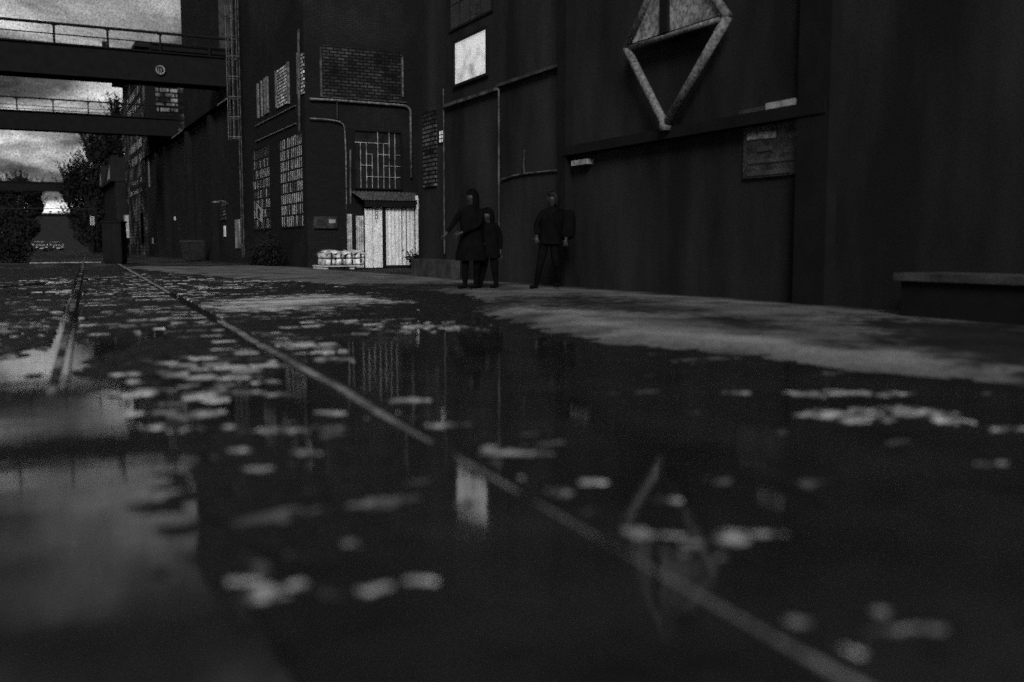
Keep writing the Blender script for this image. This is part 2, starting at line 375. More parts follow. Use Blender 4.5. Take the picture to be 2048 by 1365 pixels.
nr = RAMP(t, nz.outputs[0], [(.3, .35), (.7, 1.5)])
pm = RAMP(t, at.outputs['Fac'], [(0.0, .009), (.18, .014), (.38, .17), (.7, .46)])  # stone and silt tone with the wet glints painted in
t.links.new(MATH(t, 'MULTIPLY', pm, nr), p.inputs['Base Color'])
bp = N(t, 'ShaderNodeBump', i_Strength=.35, i_Distance=.006); L(t, nz, 0, bp, 'Height'); L(t, bp, 0, p, 'Normal')
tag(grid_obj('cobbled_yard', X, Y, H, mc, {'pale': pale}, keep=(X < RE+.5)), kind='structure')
# asphalt road along the buildings
M_road = bpy.data.materials.new('worn_asphalt'); M_road.use_nodes = True; t = M_road.node_tree; p = t.nodes['Principled BSDF']
p.inputs['Roughness'].default_value = .85; p.inputs['Specular IOR Level'].default_value = .12
g = N(t, 'ShaderNodeNewGeometry'); at = N(t, 'ShaderNodeAttribute', attribute_name='road_dark')
nz = N(t, 'ShaderNodeTexNoise', i_Scale=22.0, i_Detail=8.0, i_Roughness=.85); L(t, g, 'Position', nz, 'Vector')
nr = RAMP(t, nz.outputs[0], [(.3, .25), (.7, 1.75)])
n2 = N(t, 'ShaderNodeTexNoise', i_Scale=1.1, i_Detail=6.0); L(t, g, 'Position', n2, 'Vector')
pr = RAMP(t, n2.outputs[0], [(.35, .55), (.6, 1.1)])
dm = RAMP(t, at.outputs['Fac'], [(0.0, .24), (.34, .125), (.67, .055), (1.0, .014)])
t.links.new(MATH(t, 'MULTIPLY', MATH(t, 'MULTIPLY', dm, nr), pr), p.inputs['Base Color'])
bp = N(t, 'ShaderNodeBump', i_Strength=.4, i_Distance=.01); L(t, nz, 0, bp, 'Height'); L(t, bp, 0, p, 'Normal')
gx2 = grid_axis([(2.0,9.0,.06,.06)]); gy2 = grid_axis([(-6,2,.3,.08),(2,38,.06,.12)])
X2, Y2 = np.meshgrid(gx2, gy2); RE2 = road_edge(gy2)[:, None]+fbm(X2, Y2, .9, 21)*.5+fbm(X2, Y2, 5, 22)*.22
dd = X2-RE2
H2 = np.clip(dd*.10, -.06, .045)+fbm(X2, Y2, .5, 31)*.018+fbm(X2, Y2, 5, 32, 2)*.006
DB = [(1460,650,70,12,1.),(1660,700,60,10,.9),(1540,668,80,8,.5),(880,577,120,6,1.2),(760,590,160,6,.9),(1000,612,110,9,.8),(1950,715,140,40,.7),(2000,650,120,40,.6),(1130,610,150,13,.9),(1050,640,60,8,.5),(1980,680,120,40,.7),(700,575,120,4,.8),(2080,720,170,90,1.1),(1300,625,120,10,.5),(1800,660,90,12,.5)]  # wet and darker road patches
road_dark = np.clip(blobs(X2, Y2, DB)+np.clip(-(dd-.25)*1.2, 0, 1)*.2, 0, 1)
road_dark = np.clip(road_dark + np.clip((X2-8.55)/.4, 0, 1)*.8, 0, 1)  # darker towards the foot of the wall
road_dark = np.clip(road_dark+np.clip(fbm(X2, Y2, 2.2, 60, 5)*1.6, 0, .5)+.12-.5*np.exp(-((dd-.75)/.45)**2)*(Y2 < 12), -.5, 1)*.66+.34
tag(grid_obj('asphalt_road', X2, Y2, H2, M_road, {'road_dark': road_dark}, keep=(dd > -.5)), kind='structure')
# flood water
M_water = bpy.data.materials.new('rain_water'); M_water.use_nodes = True; t = M_water.node_tree; p = t.nodes['Principled BSDF']
p.inputs['Base Color'].default_value = (.014,.014,.014,1); p.inputs['Roughness'].default_value = .022; p.inputs['IOR'].default_value = 1.55
g = N(t, 'ShaderNodeNewGeometry'); nz = N(t, 'ShaderNodeTexNoise', i_Scale=5.0, i_Detail=5.0, i_Roughness=.6); L(t, g, 'Position', nz, 'Vector')
nf = N(t, 'ShaderNodeTexNoise', i_Scale=1.3, i_Detail=6.0, i_Roughness=.65); L(t, g, 'Position', nf, 'Vector')
t.links.new(RAMP(t, nf.outputs[0], [(.40, .018), (.55, .03), (.68, .10)]), p.inputs['Roughness'])
t.links.new(RAMP(t, nf.outputs[0], [(.4, .012), (.65, .022)]), p.inputs['Base Color'])
bp = N(t, 'ShaderNodeBump', i_Strength=.05, i_Distance=.02); L(t, nz, 0, bp, 'Height'); L(t, bp, 0, p, 'Normal')
mb = MB(); mb.add([(-16,-6,0),(9,-6,0),(9,38,0),(-16,38,0)], [(0,1,2,3)])
tag(mb.build('puddle_water', M_water), kind='structure')
M_ground = mat('dark_ground', 0.008, 0.07, .8, .85, .1, lo=.45, hi=.75, fine=8, stretch=(1,.4,1))
mb = MB(); mb.add([(-900,38,-.004),(900,38,-.004),(900,1800,-.004),(-900,1800,-.004)], [(0,1,2,3)])
mb.add([(-900,-600,-.004),(-16,-600,-.004),(-16,38,-.004),(-900,38,-.004)], [(0,1,2,3)])
mb.add([(9,-600,-.004),(900,-600,-.004),(900,38,-.004),(9,38,-.004)], [(0,1,2,3)])
mb.add([(-16,-600,-.004),(9,-600,-.004),(9,-6,-.004),(-16,-6,-.004)], [(0,1,2,3)])
tag(mb.build('ground', M_ground), kind='structure')

def rail(off, label, hseed, segs):
    root = thing('rail', label, 'rail', (rail_x(0)+off, 0, 0), group='rails of the tramway track in the yard')
    ys = np.arange(.6, 95, .12); top = []; flange = MB(); mb = MB()
    r = random.Random(hseed); ph = [r.uniform(0, 6) for _ in range(4)]
    prev = None
    for y in ys:
        hw = float(np.interp(y, [2.0,3.4,4.5,9,30], [.003,.004,.019,.030,.042]))
        z = .015+.004*math.sin(y*1.3+ph[0])+.003*math.sin(y*3.1+ph[1])+.0015*math.sin(y*9+ph[2])-.005*max(0, min(1, (4.2-y)/1.2))
        for (s0, s1, dz) in segs:
            if s0 < y < s1: z += dz
        x = rail_x(y)+off
        ring = [(x-hw-.004, y, z-.008), (x-hw*.8, y, z-.001), (x+hw*.8, y, z), (x+hw, y, z-.010), (x+hw, y, z-.05), (x-hw-.004, y, z-.05)]
        zz_ = min(z, .012)-(.02 if y < 4.4 else 0)
        ring2 = [(x+.055, y, zz_-.03), (x+.066, y, zz_-.03), (x+.066, y, zz_-.004), (x+.078, y, zz_-.004), (x+.078, y, zz_-.06), (x+.055, y, zz_-.06)]
        if prev:
            for m_, a_, b_ in ((mb, prev[0], ring), (flange, prev[1], ring2)):
                o = len(m_.v); m_.v += a_+b_; n = len(a_)
                for i in range(n):
                    m_.f.append((o+i, o+(i+1) % n, o+n+(i+1) % n, o+n+i)); m_.m.append(0 if (m_ is flange or i in (0,1,2)) else 1)
        prev = (ring, ring2)
    mb.build('rail_head', [M_rail if off == 0 else M_rail2, M_railside], root); flange.build('groove_lip', M_railside, root)
rail(0, 'long worn grooved rail running diagonally through the flooded foreground', 1,
     [(10.4,17.3,-.03),(0,4.9,-.0045),(3.25,3.5,-.008),(7.9,8.02,-.02),(6.85,6.95,-.02),(2.62,2.75,-.006)])
rail(-1.435, 'left rail of the track, half sunk beside the bright puddle', 2,
     [(10.9,13.0,-.03),(15.6,18.5,-.03),(21,40,-.012),(0,5.6,-.05),(5.6,8.2,-.004)])

# ---------------------------------------------------------------- the near workshop on the right
hall = thing('brick_workshop', 'near dark brick workshop wall filling the right side with one bright window', 'building', (WX, 8, 0))
Y1 = wx(838, 500)[0]
mb = MB(); mb.box(WX, 24, -14, Y1, -.3, 15); mb.build('wall', M_soot2, hall)
mb = MB(); mb.box(WX-.35, 24.3, -14.3, Y1+.3, 15, 15.5); mb.build('roof', M_roof, hall)
# cornices / ledges at measured heights
def ledge(mb, y0, y1, z0, z1, d, base=WX): mb.box(base-d, base-.0, y0, y1, z0, z1)
zl = wx(940, 197)[1]; yl0 = wx(893, 208)[0]; yl1 = wx(1003, 172)[0]
mb = MB(); ledge(mb, yl1, yl0, zl-.05, zl+.02, .10); mb.build('ledge', M_pipe2, hall)
zc1 = wx(1200, 285)[1]; ya = wx(1140, 295)[0]; yb = wx(1642, 210)[0]-.25
mb = MB(); ledge(mb, yb, ya, zc1-.16, zc1, .18); mb.build('crane_beam', M_black, hall)
y0_, _ = wx(1602, 200); y1_, _ = wx(1540, 210)
zt = zc1+.22
mb = MB(); ledge(mb, wx(1605,210)[0], wx(1545,215)[0], wx(1580,218)[1], wx(1580,202)[1], .12); mb.build('lamp_bracket', M_sign, hall)
mb = MB(); ledge(mb, wx(1545,210)[0], wx(1490,220)[0], wx(1520,226)[1], wx(1520,217)[1], .10); mb.build('bracket_arm', M_conc, hall)
for px in (893, 1003):
    y, _ = wx(px, 400); z0 = wx(px, 508)[1]; z1 = wx(px, 176)[1]
    mb = MB(); mb.tube([(WX-.06, y, max(z0, .3)), (WX-.06, y, (z0+z1)/2), (WX-.06, y, z1-.02)], .022, 8); mb.build('downpipe', M_pipe2, hall)
for px, wd in ((1640, .55), (1137, .3)):
    y, _ = wx(px, 400); mb = MB(); mb.box(WX-.16, WX, y-wd/2, y+wd/2, 0, 14.9); mb.build('pilaster', M_black, hall)
ys_, ye_ = wx(1128, 60)[0], wx(1000, 170)[0]
mb = MB(); ledge(mb, ys_, ye_, wx(1065,148)[1]-.06, wx(1065,148)[1], .1); mb.box(WX-.08, WX, ys_-.05, ys_, wx(1128,130)[1], 9); mb.build('sheet_edge', M_conc, hall)
# bright window
ya, zb = wx(976, 147); yb, _ = wx(912, 170); zt = wx(976, 58)[1]
wn = MB(); fr = .06
for (u0,u1,v0,v1) in ((ya-fr,ya,zb-fr,zt+fr),(yb,yb+fr,zb-fr,zt+fr),(ya,yb,zb-fr,zb),(ya,yb,zt,zt+fr)): wbox(wn, 'x', u0,u1,v0,v1,0,.06)
wo_ = wn.build('window', M_black, hall)
pn = MB(); pn.add([(WX-.02, ya, zb), (WX-.02, yb, zb), (WX-.02, yb, zt), (WX-.02, ya, zt)], [(0,1,2,3)]); pn.build('pane', M_glow, wo_)
# upper boarded window, small window, brick patch, long arched mark
y0, z0 = wx(985, 10); y1, _ = wx(900, 60)
window('x', y0, y1, wx(900,62)[1], wx(900,62)[1]+1.6, 4, 3, hall, [M_signd, M_dglass], [M_black, M_dsteel], .5)
y0, _ = wx(888, 275); y1, _ = wx(879, 275)
window('x', y0, y1, wx(884,285)[1], wx(884,262)[1], 2, 3, hall, [M_glow, M_glow], [M_black, M_black], .3, bar=.02, fr=.02)
y0, _ = wx(874, 300); y1, _ = wx(849, 300)
mb = MB(); mb.box(WX-.05, WX, y0, y1, wx(860,374)[1], wx(860,222)[1]); mb.build('brick_panel', M_pale, hall)
M_tag = mat('sprayed_line', .03, .10, 6, .8, .1, lo=.4)
pts = []
for px, py in ((1006,360),(1030,352),(1060,347),(1100,343),(1140,340)):
    y, z = wx(px, py); pts.append((WX-.03, y, z))
mb = MB(); mb.tube(pts, .02, 6); mb.build('cable', M_pipe2, hall)
pts = []
for px, py in ((1052,300),(1050,330),(1052,350)): y, z = wx(px, py); pts.append((WX-.03, y, z))
mb = MB(); mb.tube(pts, .025, 6); mb.build('conduit', M_conc, hall)
y, z = wx(1187, 324); y2, _ = wx(1156, 324)
mb = MB(); mb.box(WX-.14, WX, y, y2, z-.04, z+.05); mb.build('wall_lamp', M_panel, hall)
# stone plinth at the foot of the far end and raised loading platform
mb = MB(); ya = wx(920, 530)[0]; mb.box(WX-.22, WX, ya, Y1-.02, -.1, wx(880,519)[1]); mb.build('plinth', M_conc, hall)
px_, py_ = gr_(1800, 640)
plat = thing('loading_platform', 'low dark concrete loading platform at the foot of the wall at far right', 'platform', (px_+.6, py_-2, 0))
mb = MB(); mb.box(px_, WX-.005, -8, py_, -.2, .42); mb.build('platform_body', M_black, plat)
mb = MB(); mb.box(px_-.06, WX-.005, -8, py_+.06, .42, .50); mb.build('platform_slab', M_conc, plat)

# sign plate on the wall
sg = thing('sign_board', 'square board of pale lettering strips on the right wall under the beam', 'sign', (WX, wx(1548,310)[0], wx(1548,355)[1]))
y0, z0 = wx(1605, 345); y1, z1 = wx(1492, 262)
mb = MB(); mb.box(WX-.04, WX-.002, y0, y1, z0-.02, z1+.03); mb.build('board', M_signd, sg)
def strip(px0, py0, px1, py1, th):
    a, za = wx(px0, py0); b, zb = wx(px1, py1)
    m = MB(); m.add([(WX-.043, a, za-th), (WX-.043, b, zb-th), (WX-.043, b, zb), (WX-.043, a, za)], [(0,1,2,3)])
    m.add([(WX-.053, a, za-th), (WX-.053, b, zb-th), (WX-.053, b, zb), (WX-.053, a, za)], [(0,3,2,1)])
    return m
for a in ((1500,268,1558,262,.09),(1520,295,1550,290,.07),(1502,322,1600,312,.05),(1500,345,1600,335,.06)):
    strip(*a).build('lettering_strip', M_conc if a[1] > 280 else M_panel, sg)

# rhombus emblem
dm_ = thing('rhombus_sign', 'large pale tubular rhombus mounted on the right wall with a filled upper half', 'sign', (WX-.2, wx(1330,250)[0], wx(1330,250)[1]))
DX = WX-.22
def dpt(px, py): p = on(0, DX, px, py); return Vector((DX, p.y, p.z))
Bt, Lt, Rt = dpt(1331,252), dpt(1254,98), dpt(1456,34)
Tp = Vector((DX, (Lt.y+Rt.y)/2, Lt.z+(Lt.z-Bt.z)))
for a_, b_, nm, r_ in ((Lt,Bt,'lower_tube',.068),(Bt,Rt,'lower_tube',.068),(Lt,Rt,'cross_tube',.04),(Lt,Tp,'upper_tube',.068),(Rt,Tp,'upper_tube',.068)):
    mb = MB(); mb.tube([a_, (a_+b_)/2, b_], r_, 10); mb.build(nm, M_ring, dm_, True)
mb = MB(); mb.tube([Bt+Vector((0,0,-.07)), Bt+Vector((0,0,.0)), Bt+Vector((0,0,.07))], .09, 12); mb.build('foot_knob', M_ring, dm_, True)
q = (Lt+Rt)/2; up = Vector((0,0,.05))
mb = MB(); pl = [Lt+up*1.2, Rt+up*1.2, Tp-up]; mb.add([v+Vector((.0,0,0)) for v in pl]+[v+Vector((.025,0,0)) for v in pl], [(0,1,2),(5,4,3),(0,3,4,1),(1,4,5,2),(2,5,3,0)]); mb.build('upper_panel', M_panel, dm_)
mq = Lt.lerp(Rt, .42)
mb = MB(); mb.box(DX-.05, DX-.002, mq.y-.10, mq.y+.10, mq.z+.05, Tp.z-.25); mb.build('dark_stripe', M_black, dm_)
mb = MB(); mb.box(DX+.03, WX, mq.y-.03, mq.y+.03, mq.z-.03, mq.z+.03); mb.build('wall_bracket', M_black, dm_)
mb = MB(); mb.box(DX+.02, WX, Bt.y-.03, Bt.y+.03, Bt.z-.02, Bt.z+.04); mb.build('wall_bracket', M_black, dm_)

# ---------------------------------------------------------------- corner building with the recess wall
cb = thing('corner_building', 'tall dark factory block with barred glazing and pipes around its corner', 'building', (WX, FY, 0))
mb = MB(); mb.box(WX, 26, FY, 46.2, -.3, 15.8); mb.build('wall', M_soot, cb)
mb = MB(); mb.box(WX-.3, 26.2, FY-.3, 46.4, 15.8, 16.3); mb.build('roof', M_roof, cb)
mb = MB()
for z in (wx(590,212)[1], wx(590,248)[1]):
    mb.box(WX-.05, WX, wx(592,212)[0], wx(512,250)[0], z-.03, z)
mb.build('ledge', M_pipe, cb)
# lower barred windows
ya, yb = wx(607,400)[0], wx(563,400)[0]; z0, z1 = wx(585,453)[1], wx(585,272)[1]
window('x', ya, yb, z0, z1, 12, 8, cb, [M_pane, M_dglass], [M_black, M_black], .2, bar=.09, hbar=.06, fr=.06, darkf=lambda a,b: .1 if b > .5 or b < .35 and b > .2 else .35)
ya, yb = wx(541,400)[0], wx(508,400)[0]
window('x', ya, yb, z0, z1, 12, 8, cb, [M_pane, M_dglass], [M_black, M_black], .2, bar=.11, hbar=.06, fr=.06, darkf=lambda a,b: .2 if (a < .55 and .45 < b < .92) else .62)
# upper glass block panels
def panel(px0, px1, pyb, pyt, name, m, dd_=.04):
    y0, y1 = wx(px0, 300)[0], wx(px1, 300)[0]; mid_ = (px0+px1)/2
    b = MB(); b.box(WX-dd_, WX, min(y0,y1), max(y0,y1), wx(mid_,pyb)[1], wx(mid_,pyt)[1]); return b.build(name, m, cb)
panel(559, 578, 212, 133, 'glass_block_panel', M_block)
panel(603, 612, 188, 106, 'glass_block_panel', M_block)
for p_ in ((556,558,215,140),(580,582,207,122),(533,535,228,155),(536,540,226,152),(519,521,236,166),(527,528,232,160),(600,602,186,103)):
    panel(*p_, 'glazing_bar', M_pipe, .07)
# recess wall face
def fpan(px0, py0, px1, py1, name, m, d=.04, parent=cb):
    x0, z0 = wy(px0, py1); x1, z1 = wy(px1, py0)
    b = MB(); b.box(x0, x1, FY-d, FY, z0, z1); return b.build(name, m, parent)
fpan(643, 106, 803, 192, 'brick_panel', brick('infill_brick', 0.012, 0.06, 0.006, patch=.9, plo=.35, phi=.62, w_=.27, h_=.11, mort=.02), .03)
_x0, _z = wy(640, 193); _x1 = wy(812, 200)[0]
mb = MB(); mb.box(_x0, _x1, FY-.07, FY, _z-.03, _z); mb.build('ledge', M_pipe2, cb)
fpan(803, 115, 805, 194, 'panel_edge', M_pipe, .08)
fpan(640, 95, 642, 194, 'panel_edge', M_pipe2, .08)
x0, z1 = wy(708, 262); x1, z0 = wy(801, 378)
window('y', x0, x1, z0, z1, 8, 5, cb, [M_dglass, M_dglass], [M_black, M_muntin], 0, bar=.018, fr=.05, drop=.1)
def pipe(pts, r, name, m, plane='y', parent=cb, d=.1):
    P = []
    for px, py in pts:
        if plane == 'y': x, z = wy(px, py); P.append((x, FY-d, z))
        else: y, z = wx(px, py); P.append((WX-d, y, z))
    b = MB(); b.tube(P, r, 10); return b.build(name, m, parent, True)
def bend(pts, k=5):
    out = [pts[0]]
    for i in range(1, len(pts)-1):
        a_, b_, c_ = Vector(pts[i-1]), Vector(pts[i]), Vector(pts[i+1])
        r = min(16, (b_-a_).length*.45, (c_-b_).length*.45); p0 = b_+(a_-b_).normalized()*r; p1 = b_+(c_-b_).normalized()*r
        for j in range(k+1):
            t_ = j/k; out.append(tuple(p0.lerp(b_, t_).lerp(b_.lerp(p1, t_), t_)))
    out.append(pts[-1]); return out
pipe(bend([(618,199),(660,201),(819,213),(820.5,356)]), .045, 'pipe', M_pipe)
pipe(bend([(618,238),(655,240),(687,246),(690,300),(693,498)]), .028, 'pipe', M_pipe)
pipe([(672.5,205),(673,240)], .018, 'pipe', M_pipe2)
pipe([(605,272),(604.5,250),(604,200),(603,60)], .05, 'corner_pipe', M_pipe2, 'x')
pipe([(699,300),(700,500)], .035, 'pipe', M_pipe2)

# caged ladder
lx, ly = WX-.42, wx(492, 400)[0]
lad = thing('caged_ladder', 'thin caged steel ladder climbing the dark wall left of the tall windows', 'ladder', (lx, ly, 0))
zt, zb = wx(480,18)[1], wx(480,290)[1]
for k in range(7):
    a = math.pi*(.5+k/6*1.0) if False else math.pi*(.5+k/6)
    x = lx+.36*math.cos(a)+.1; y = ly+.36*math.sin(a)
    mb = MB(); mb.tube([(x,y,zb+.1),(x,y,(zb+zt)/2),(x,y,zt)], .014, 6); mb.build('cage_bar', M_pipe2 if k not in (3, 5) else M_pipe, lad)
z = zb+.2
while z < zt+.2:
    mb = MB(); mb.tube([(lx+.1+.37*math.cos(math.pi*(.4+i/12*1.2)), ly+.37*math.sin(math.pi*(.4+i/12*1.2)), z) for i in range(13)], .018, 6); mb.build('cage_hoop', M_pipe2 if z > 9 else M_pipe, lad); z += .86
for s_ in (-.22, .22):
    mb = MB(); mb.tube([(WX-.18, ly+s_, .3),(WX-.18, ly+s_, 6),(WX-.18, ly+s_, zt+1)], .025, 6); mb.build('stile', M_pipe2, lad)
z = .6
while z < zt+.9: mb = MB(); mb.tube([(WX-.18, ly-.22, z),(WX-.18, ly+.22, z)], .012, 5); mb.build('rung', M_dsteel, lad); z += .3

# signs on the corner building
def flat_sign(name, label, px0, py0, px1, py1, plane, m, tilt=0, arrow=False):
    if plane == 'x':
        a0, z0 = wx(px0, py1); a1, z1 = wx(px1, py0)
    else: a0, z0 = wy(px0, py1); a1, z1 = wy(px1, py0)
    ca, cz = (a0+a1)/2, (z0+z1)/2; wa, hz_ = abs(a1-a0), z1-z0
    loc = (WX-.3, ca, cz) if plane == 'x' else (ca, FY-.08, cz)
    root = thing(name, label, 'sign', loc)
    s_ = 1 if plane == 'y' else -1
    def pt(u, v, d):
        uu = u*math.cos(tilt)-v*math.sin(tilt); vv = u*math.sin(tilt)+v*math.cos(tilt)
        return Vector((loc[0]-d, loc[1]-uu, loc[2]+vv)) if plane == 'x' else Vector((loc[0]+uu, loc[1]-d, loc[2]+vv))
    def slab(mb_, poly, d0, d1):
        n = len(poly); v = [pt(u, w_, d0) for u, w_ in poly]+[pt(u, w_, d1) for u, w_ in poly]
        mb_.add(v, [tuple(range(n)), tuple(range(2*n-1, n-1, -1))]+[(i,(i+1)%n,n+(i+1)%n,n+i) for i in range(n)])
    b = MB(); slab(b, [(-wa/2,-hz_/2),(wa/2,-hz_/2),(wa/2,hz_/2),(-wa/2,hz_/2)], 0, .02); b.build('sign_plate', m, root)
    return root, slab, wa, hz_
rt, slab, wa, hh = flat_sign('arrow_sign', 'tilted pale sign with a dark upward arrow before the barred window', 528, 413, 540, 441, 'x', M_sign, tilt=R(-12))
b = MB(); slab(b, [(-wa*.14,-hh*.36),(wa*.14,-hh*.36),(wa*.14,hh*.12),(wa*.34,hh*.12),(0,hh*.42),(-wa*.34,hh*.12),(-wa*.14,hh*.12)], .022, .03); b.build('arrow', M_black, rt)
b = MB(); b.tube([(WX-.28, rt.location.y, 0),(WX-.28, rt.location.y, .5),(WX-.28, rt.location.y, rt.location.z)], .02, 6); b.build('post', M_black, rt)
rt, slab, wa, hh = flat_sign('notice_board', 'wide dark notice board with a small pale label beside the drainpipe', 626, 434, 673, 457, 'y', M_signd)
b = MB(); slab(b, [(wa*.14,-hh*.05),(wa*.42,-hh*.05),(wa*.42,hh*.28),(wa*.14,hh*.28)], .022, .028); b.build('label_plate', M_sign, rt)
b = MB(); slab(b, [(-wa*.42,-hh*.45),(-wa*.39,-hh*.45),(-wa*.39,hh*.35),(-wa*.42,hh*.35)], .022, .028); b.build('notice_strip', M_pipe2, rt)

# ---------------------------------------------------------------- white shed
SY = 33.2
def sy(px, py): p = on(1, SY, px, py); return p.x, p.z
xl, _ = sy(701, 500); xr_, _ = sy(829, 500); zb = .03
shed = thing('lean_to_shed', 'small white lean-to shed with corrugated canopy in the recess corner', 'shed', ((xl+xr_)/2, SY, 0))
x728, zdt = sy(729, 416); xp0, _ = sy(765, 500); xp1, _ = sy(771, 500)
zcan = sy(780, 403)[1]; ztop = wy(750, 384)[1]
def corr(mb, x0, x1, y, z0, z1, pitch, amp, mi=0):
    n = int((x1-x0)/pitch*4)+1; vs_ = []
    for i in range(n+1):
        x = x0+(x1-x0)*i/n; d = amp*math.sin((x-x0)/pitch*2*math.pi); vs_ += [(x, y-d, z0), (x, y-d, z1)]
    mb.add(vs_, [(2*i, 2*i+2, 2*i+3, 2*i+1) for i in range(n)])
dz = .12
dl = MB(); dl.box(x728, sy(745.5,500)[0]-.008, SY-.03, SY, zb, zdt-.02); dl.box(sy(745.5,500)[0]+.008, xp0-.01, SY-.035, SY, zb, zdt+.02)
door = dl.build('door', M_white, shed)
ch_ = MB()
def seg(mb, x, z, w_, h_): mb.box(x, x+w_, SY-.043, SY-.037, z, z+h_)
cx0 = sy(749.5, 440)[0]; czz = sy(750, 447)[1]; s = .11
for r_, glyph in enumerate(('1','0','0','2')):      # upright stencilled characters, one above another
    zz = czz+r_*(.155)
    if glyph == '1': seg(ch_, cx0+.05, zz, .02, .12); seg(ch_, cx0+.03, zz+.08, .02, .02)
    elif glyph == '0': seg(ch_, cx0, zz, .018, .12); seg(ch_, cx0+.09, zz, .018, .12); seg(ch_, cx0+.018, zz, .072, .018); seg(ch_, cx0+.018, zz+.102, .072, .018)
    else: seg(ch_, cx0, zz, .1, .018); seg(ch_, cx0, zz+.05, .1, .018); seg(ch_, cx0, zz+.1, .1, .018); seg(ch_, cx0+.08, zz+.06, .018, .045); seg(ch_, cx0, zz+.016, .018, .036)
ch_.build('stencilled_mark', M_dsteel, door)
pr_ = MB(); corr(pr_, xp1+.01, xr_, SY-.02, zb+.08, zdt+.02, .14, .012); pr_.build('front_panel', M_white, shed)
gp = MB()
for px in (803, 812.5): gx_ = sy(px, 500)[0]; gp.box(gx_-.008, gx_+.008, SY-.045, SY-.034, zb+.1, zdt)
gp.build('panel_seam', M_dsteel, shed)
po = MB(); po.box(xp0, xp1, SY-.07, SY+.0, zb, zdt+.05); po.build('post', M_black, shed)
lp = MB(); corr(lp, sy(715,500)[0], x728-.01, SY+.12, zb, sy(720,432)[1], .08, .012); lp.build('side_panel', M_whited, shed)
lp = MB(); corr(lp, xl, sy(711.5,500)[0], SY+.35, zb, sy(705,428)[1], .07, .02); lp.build('rear_panel', M_whited, shed)
fa = MB(); fa.box(x728-.05, xr_, SY-.2, SY-.12, zdt+.03, zcan); fa.build('fascia', M_black, shed)
rf = MB(); n = 60; x0, x1 = sy(727,400)[0]-.1, xr_+.02; bx0 = wy(700,388)[0]; bx1 = wy(832,388)[0]
vs_ = []
for i in range(n+1):
    t_ = i/n; d = .018*math.sin(t_*18*2*math.pi)
    vs_ += [(x0+(x1-x0)*t_, SY-.25, zcan+.02+d), (bx0+(bx1-bx0)*t_, FY-.03, ztop+d)]
rf.add(vs_, [(2*i, 2*i+2, 2*i+3, 2*i+1) for i in range(n)]); rf.build('canopy', M_corr, shed)
bk = MB(); bk.box(xl+.03, xr_, SY+.45, SY+.5, 0, zcan-.1); bk.build('back_frame', M_black, shed)
rp = MB()
x0, x1 = sy(829.5,500)[0], sy(835,500)[0]
rp.box(x0+.01, x1, SY-.1, SY-.05, sy(832,512)[1], sy(832,392)[1]); rp.box(x1+.015, x1+.05, SY-.08, SY-.04, sy(832,418)[1], sy(832,398)[1]); rp.build('edge_board', M_white, shed)
sk = MB(); sk.box(x728, xr_, SY-.02, SY+.02, -.05, zb+.08); sk.build('sill', M_black, shed)

# ---------------------------------------------------------------- pallet with wrapped bundles
bx, by = gr_(690, 541); pd = depth(bx, by); rot = R(4)
pal = thing('pallet', 'pale wooden pallet on the asphalt in front of the white shed', 'pallet', (bx, by+.4, .03), rot)
PW = 84*pd/F; SC = PW/2
def lmb(fn, name, m, root):
    b = MB(); fn(b); Mx = parent_world(root); b.v = [tuple(Mx @ Vector(p)) for p in b.v]; return b.build(name, m, root)
for i in range(2): lmb(lambda b: b.box((-SC-.1)+i*(SC*1.45-.1), (-SC-.1)+i*(SC*1.45-.1)+.15, -.5, .5, .0, .09), 'bearer', M_wood, pal)
lmb(lambda b: [b.box(-SC-.12, SC*.62, -.55+j*.19, -.42+j*.19, .092, .13) for j in range(6)], 'deck_boards', M_wood, pal)
def bag(root, x, y, z, w_, d_, h_, seed):
    r = random.Random(seed); bmx = bmesh.new(); bmesh.ops.create_cube(bmx, size=1)
    bmesh.ops.subdivide_edges(bmx, edges=bmx.edges[:], cuts=5, use_grid_fill=True)
    for v in bmx.verts:
        c = v.co.copy(); k = (abs(c.x)*2)**6+(abs(c.y)*2)**6+(abs(c.z)*2)**6
        v.co = c/(max(k, .01)**(1/6)) if k > 1 else c
        nn = mnoise.noise(Vector((c.x*3+seed, c.y*3, c.z*3)))
        v.co += v.co.normalized()*nn*.05
        v.co = Vector((v.co.x*w_, v.co.y*d_, v.co.z*h_))
    me = bpy.data.meshes.new('bundle_body'); bmx.to_mesh(me); bmx.free(); me.materials.append(M_wrap)
    me.polygons.foreach_set('use_smooth', [True]*len(me.polygons))
    o = bpy.data.objects.new('bundle_body', me); C.objects.link(o); o.parent = root; return o
k = 0; rowsx = [(-.75,.50),(-.25,.46),(.25,.46),(.74,.50)]
cols_l = ('leftmost', 'second from left', 'third from left', 'rightmost')
for lvl in range(2):
    for i, (fx, fw) in enumerate(rowsx):
        lz = pal.location.z+.13+lvl*.22
        p_ = Matrix.Rotation(rot, 3, 'Z') @ Vector((fx*SC, -.02, 0))
        g_ = thing('wrapped_bundle', '%s pale wrapped bundle in the %s layer on the pallet' % (cols_l[i], ('lower', 'upper')[lvl]), 'bundle',
                   (pal.location.x+p_.x, pal.location.y+p_.y, lz), rot+R(random.uniform(-3,3)), 'wrapped bundles stacked on the pallet')
        o = bag(g_, 0, 0, 0, fw*SC*.99, .95, .21, k); o.location = (0, 0, .11)
        st = MB(); st.box(-.03, .03, -.49, -.485, .02, .2); Mx = parent_world(g_); st.v = [tuple(Mx @ Vector(p)) for p in st.v]; st.build('strap', M_dsteel, g_); k += 1
cv = MB(); n = 14; vs_ = []
Mx = parent_world(pal)
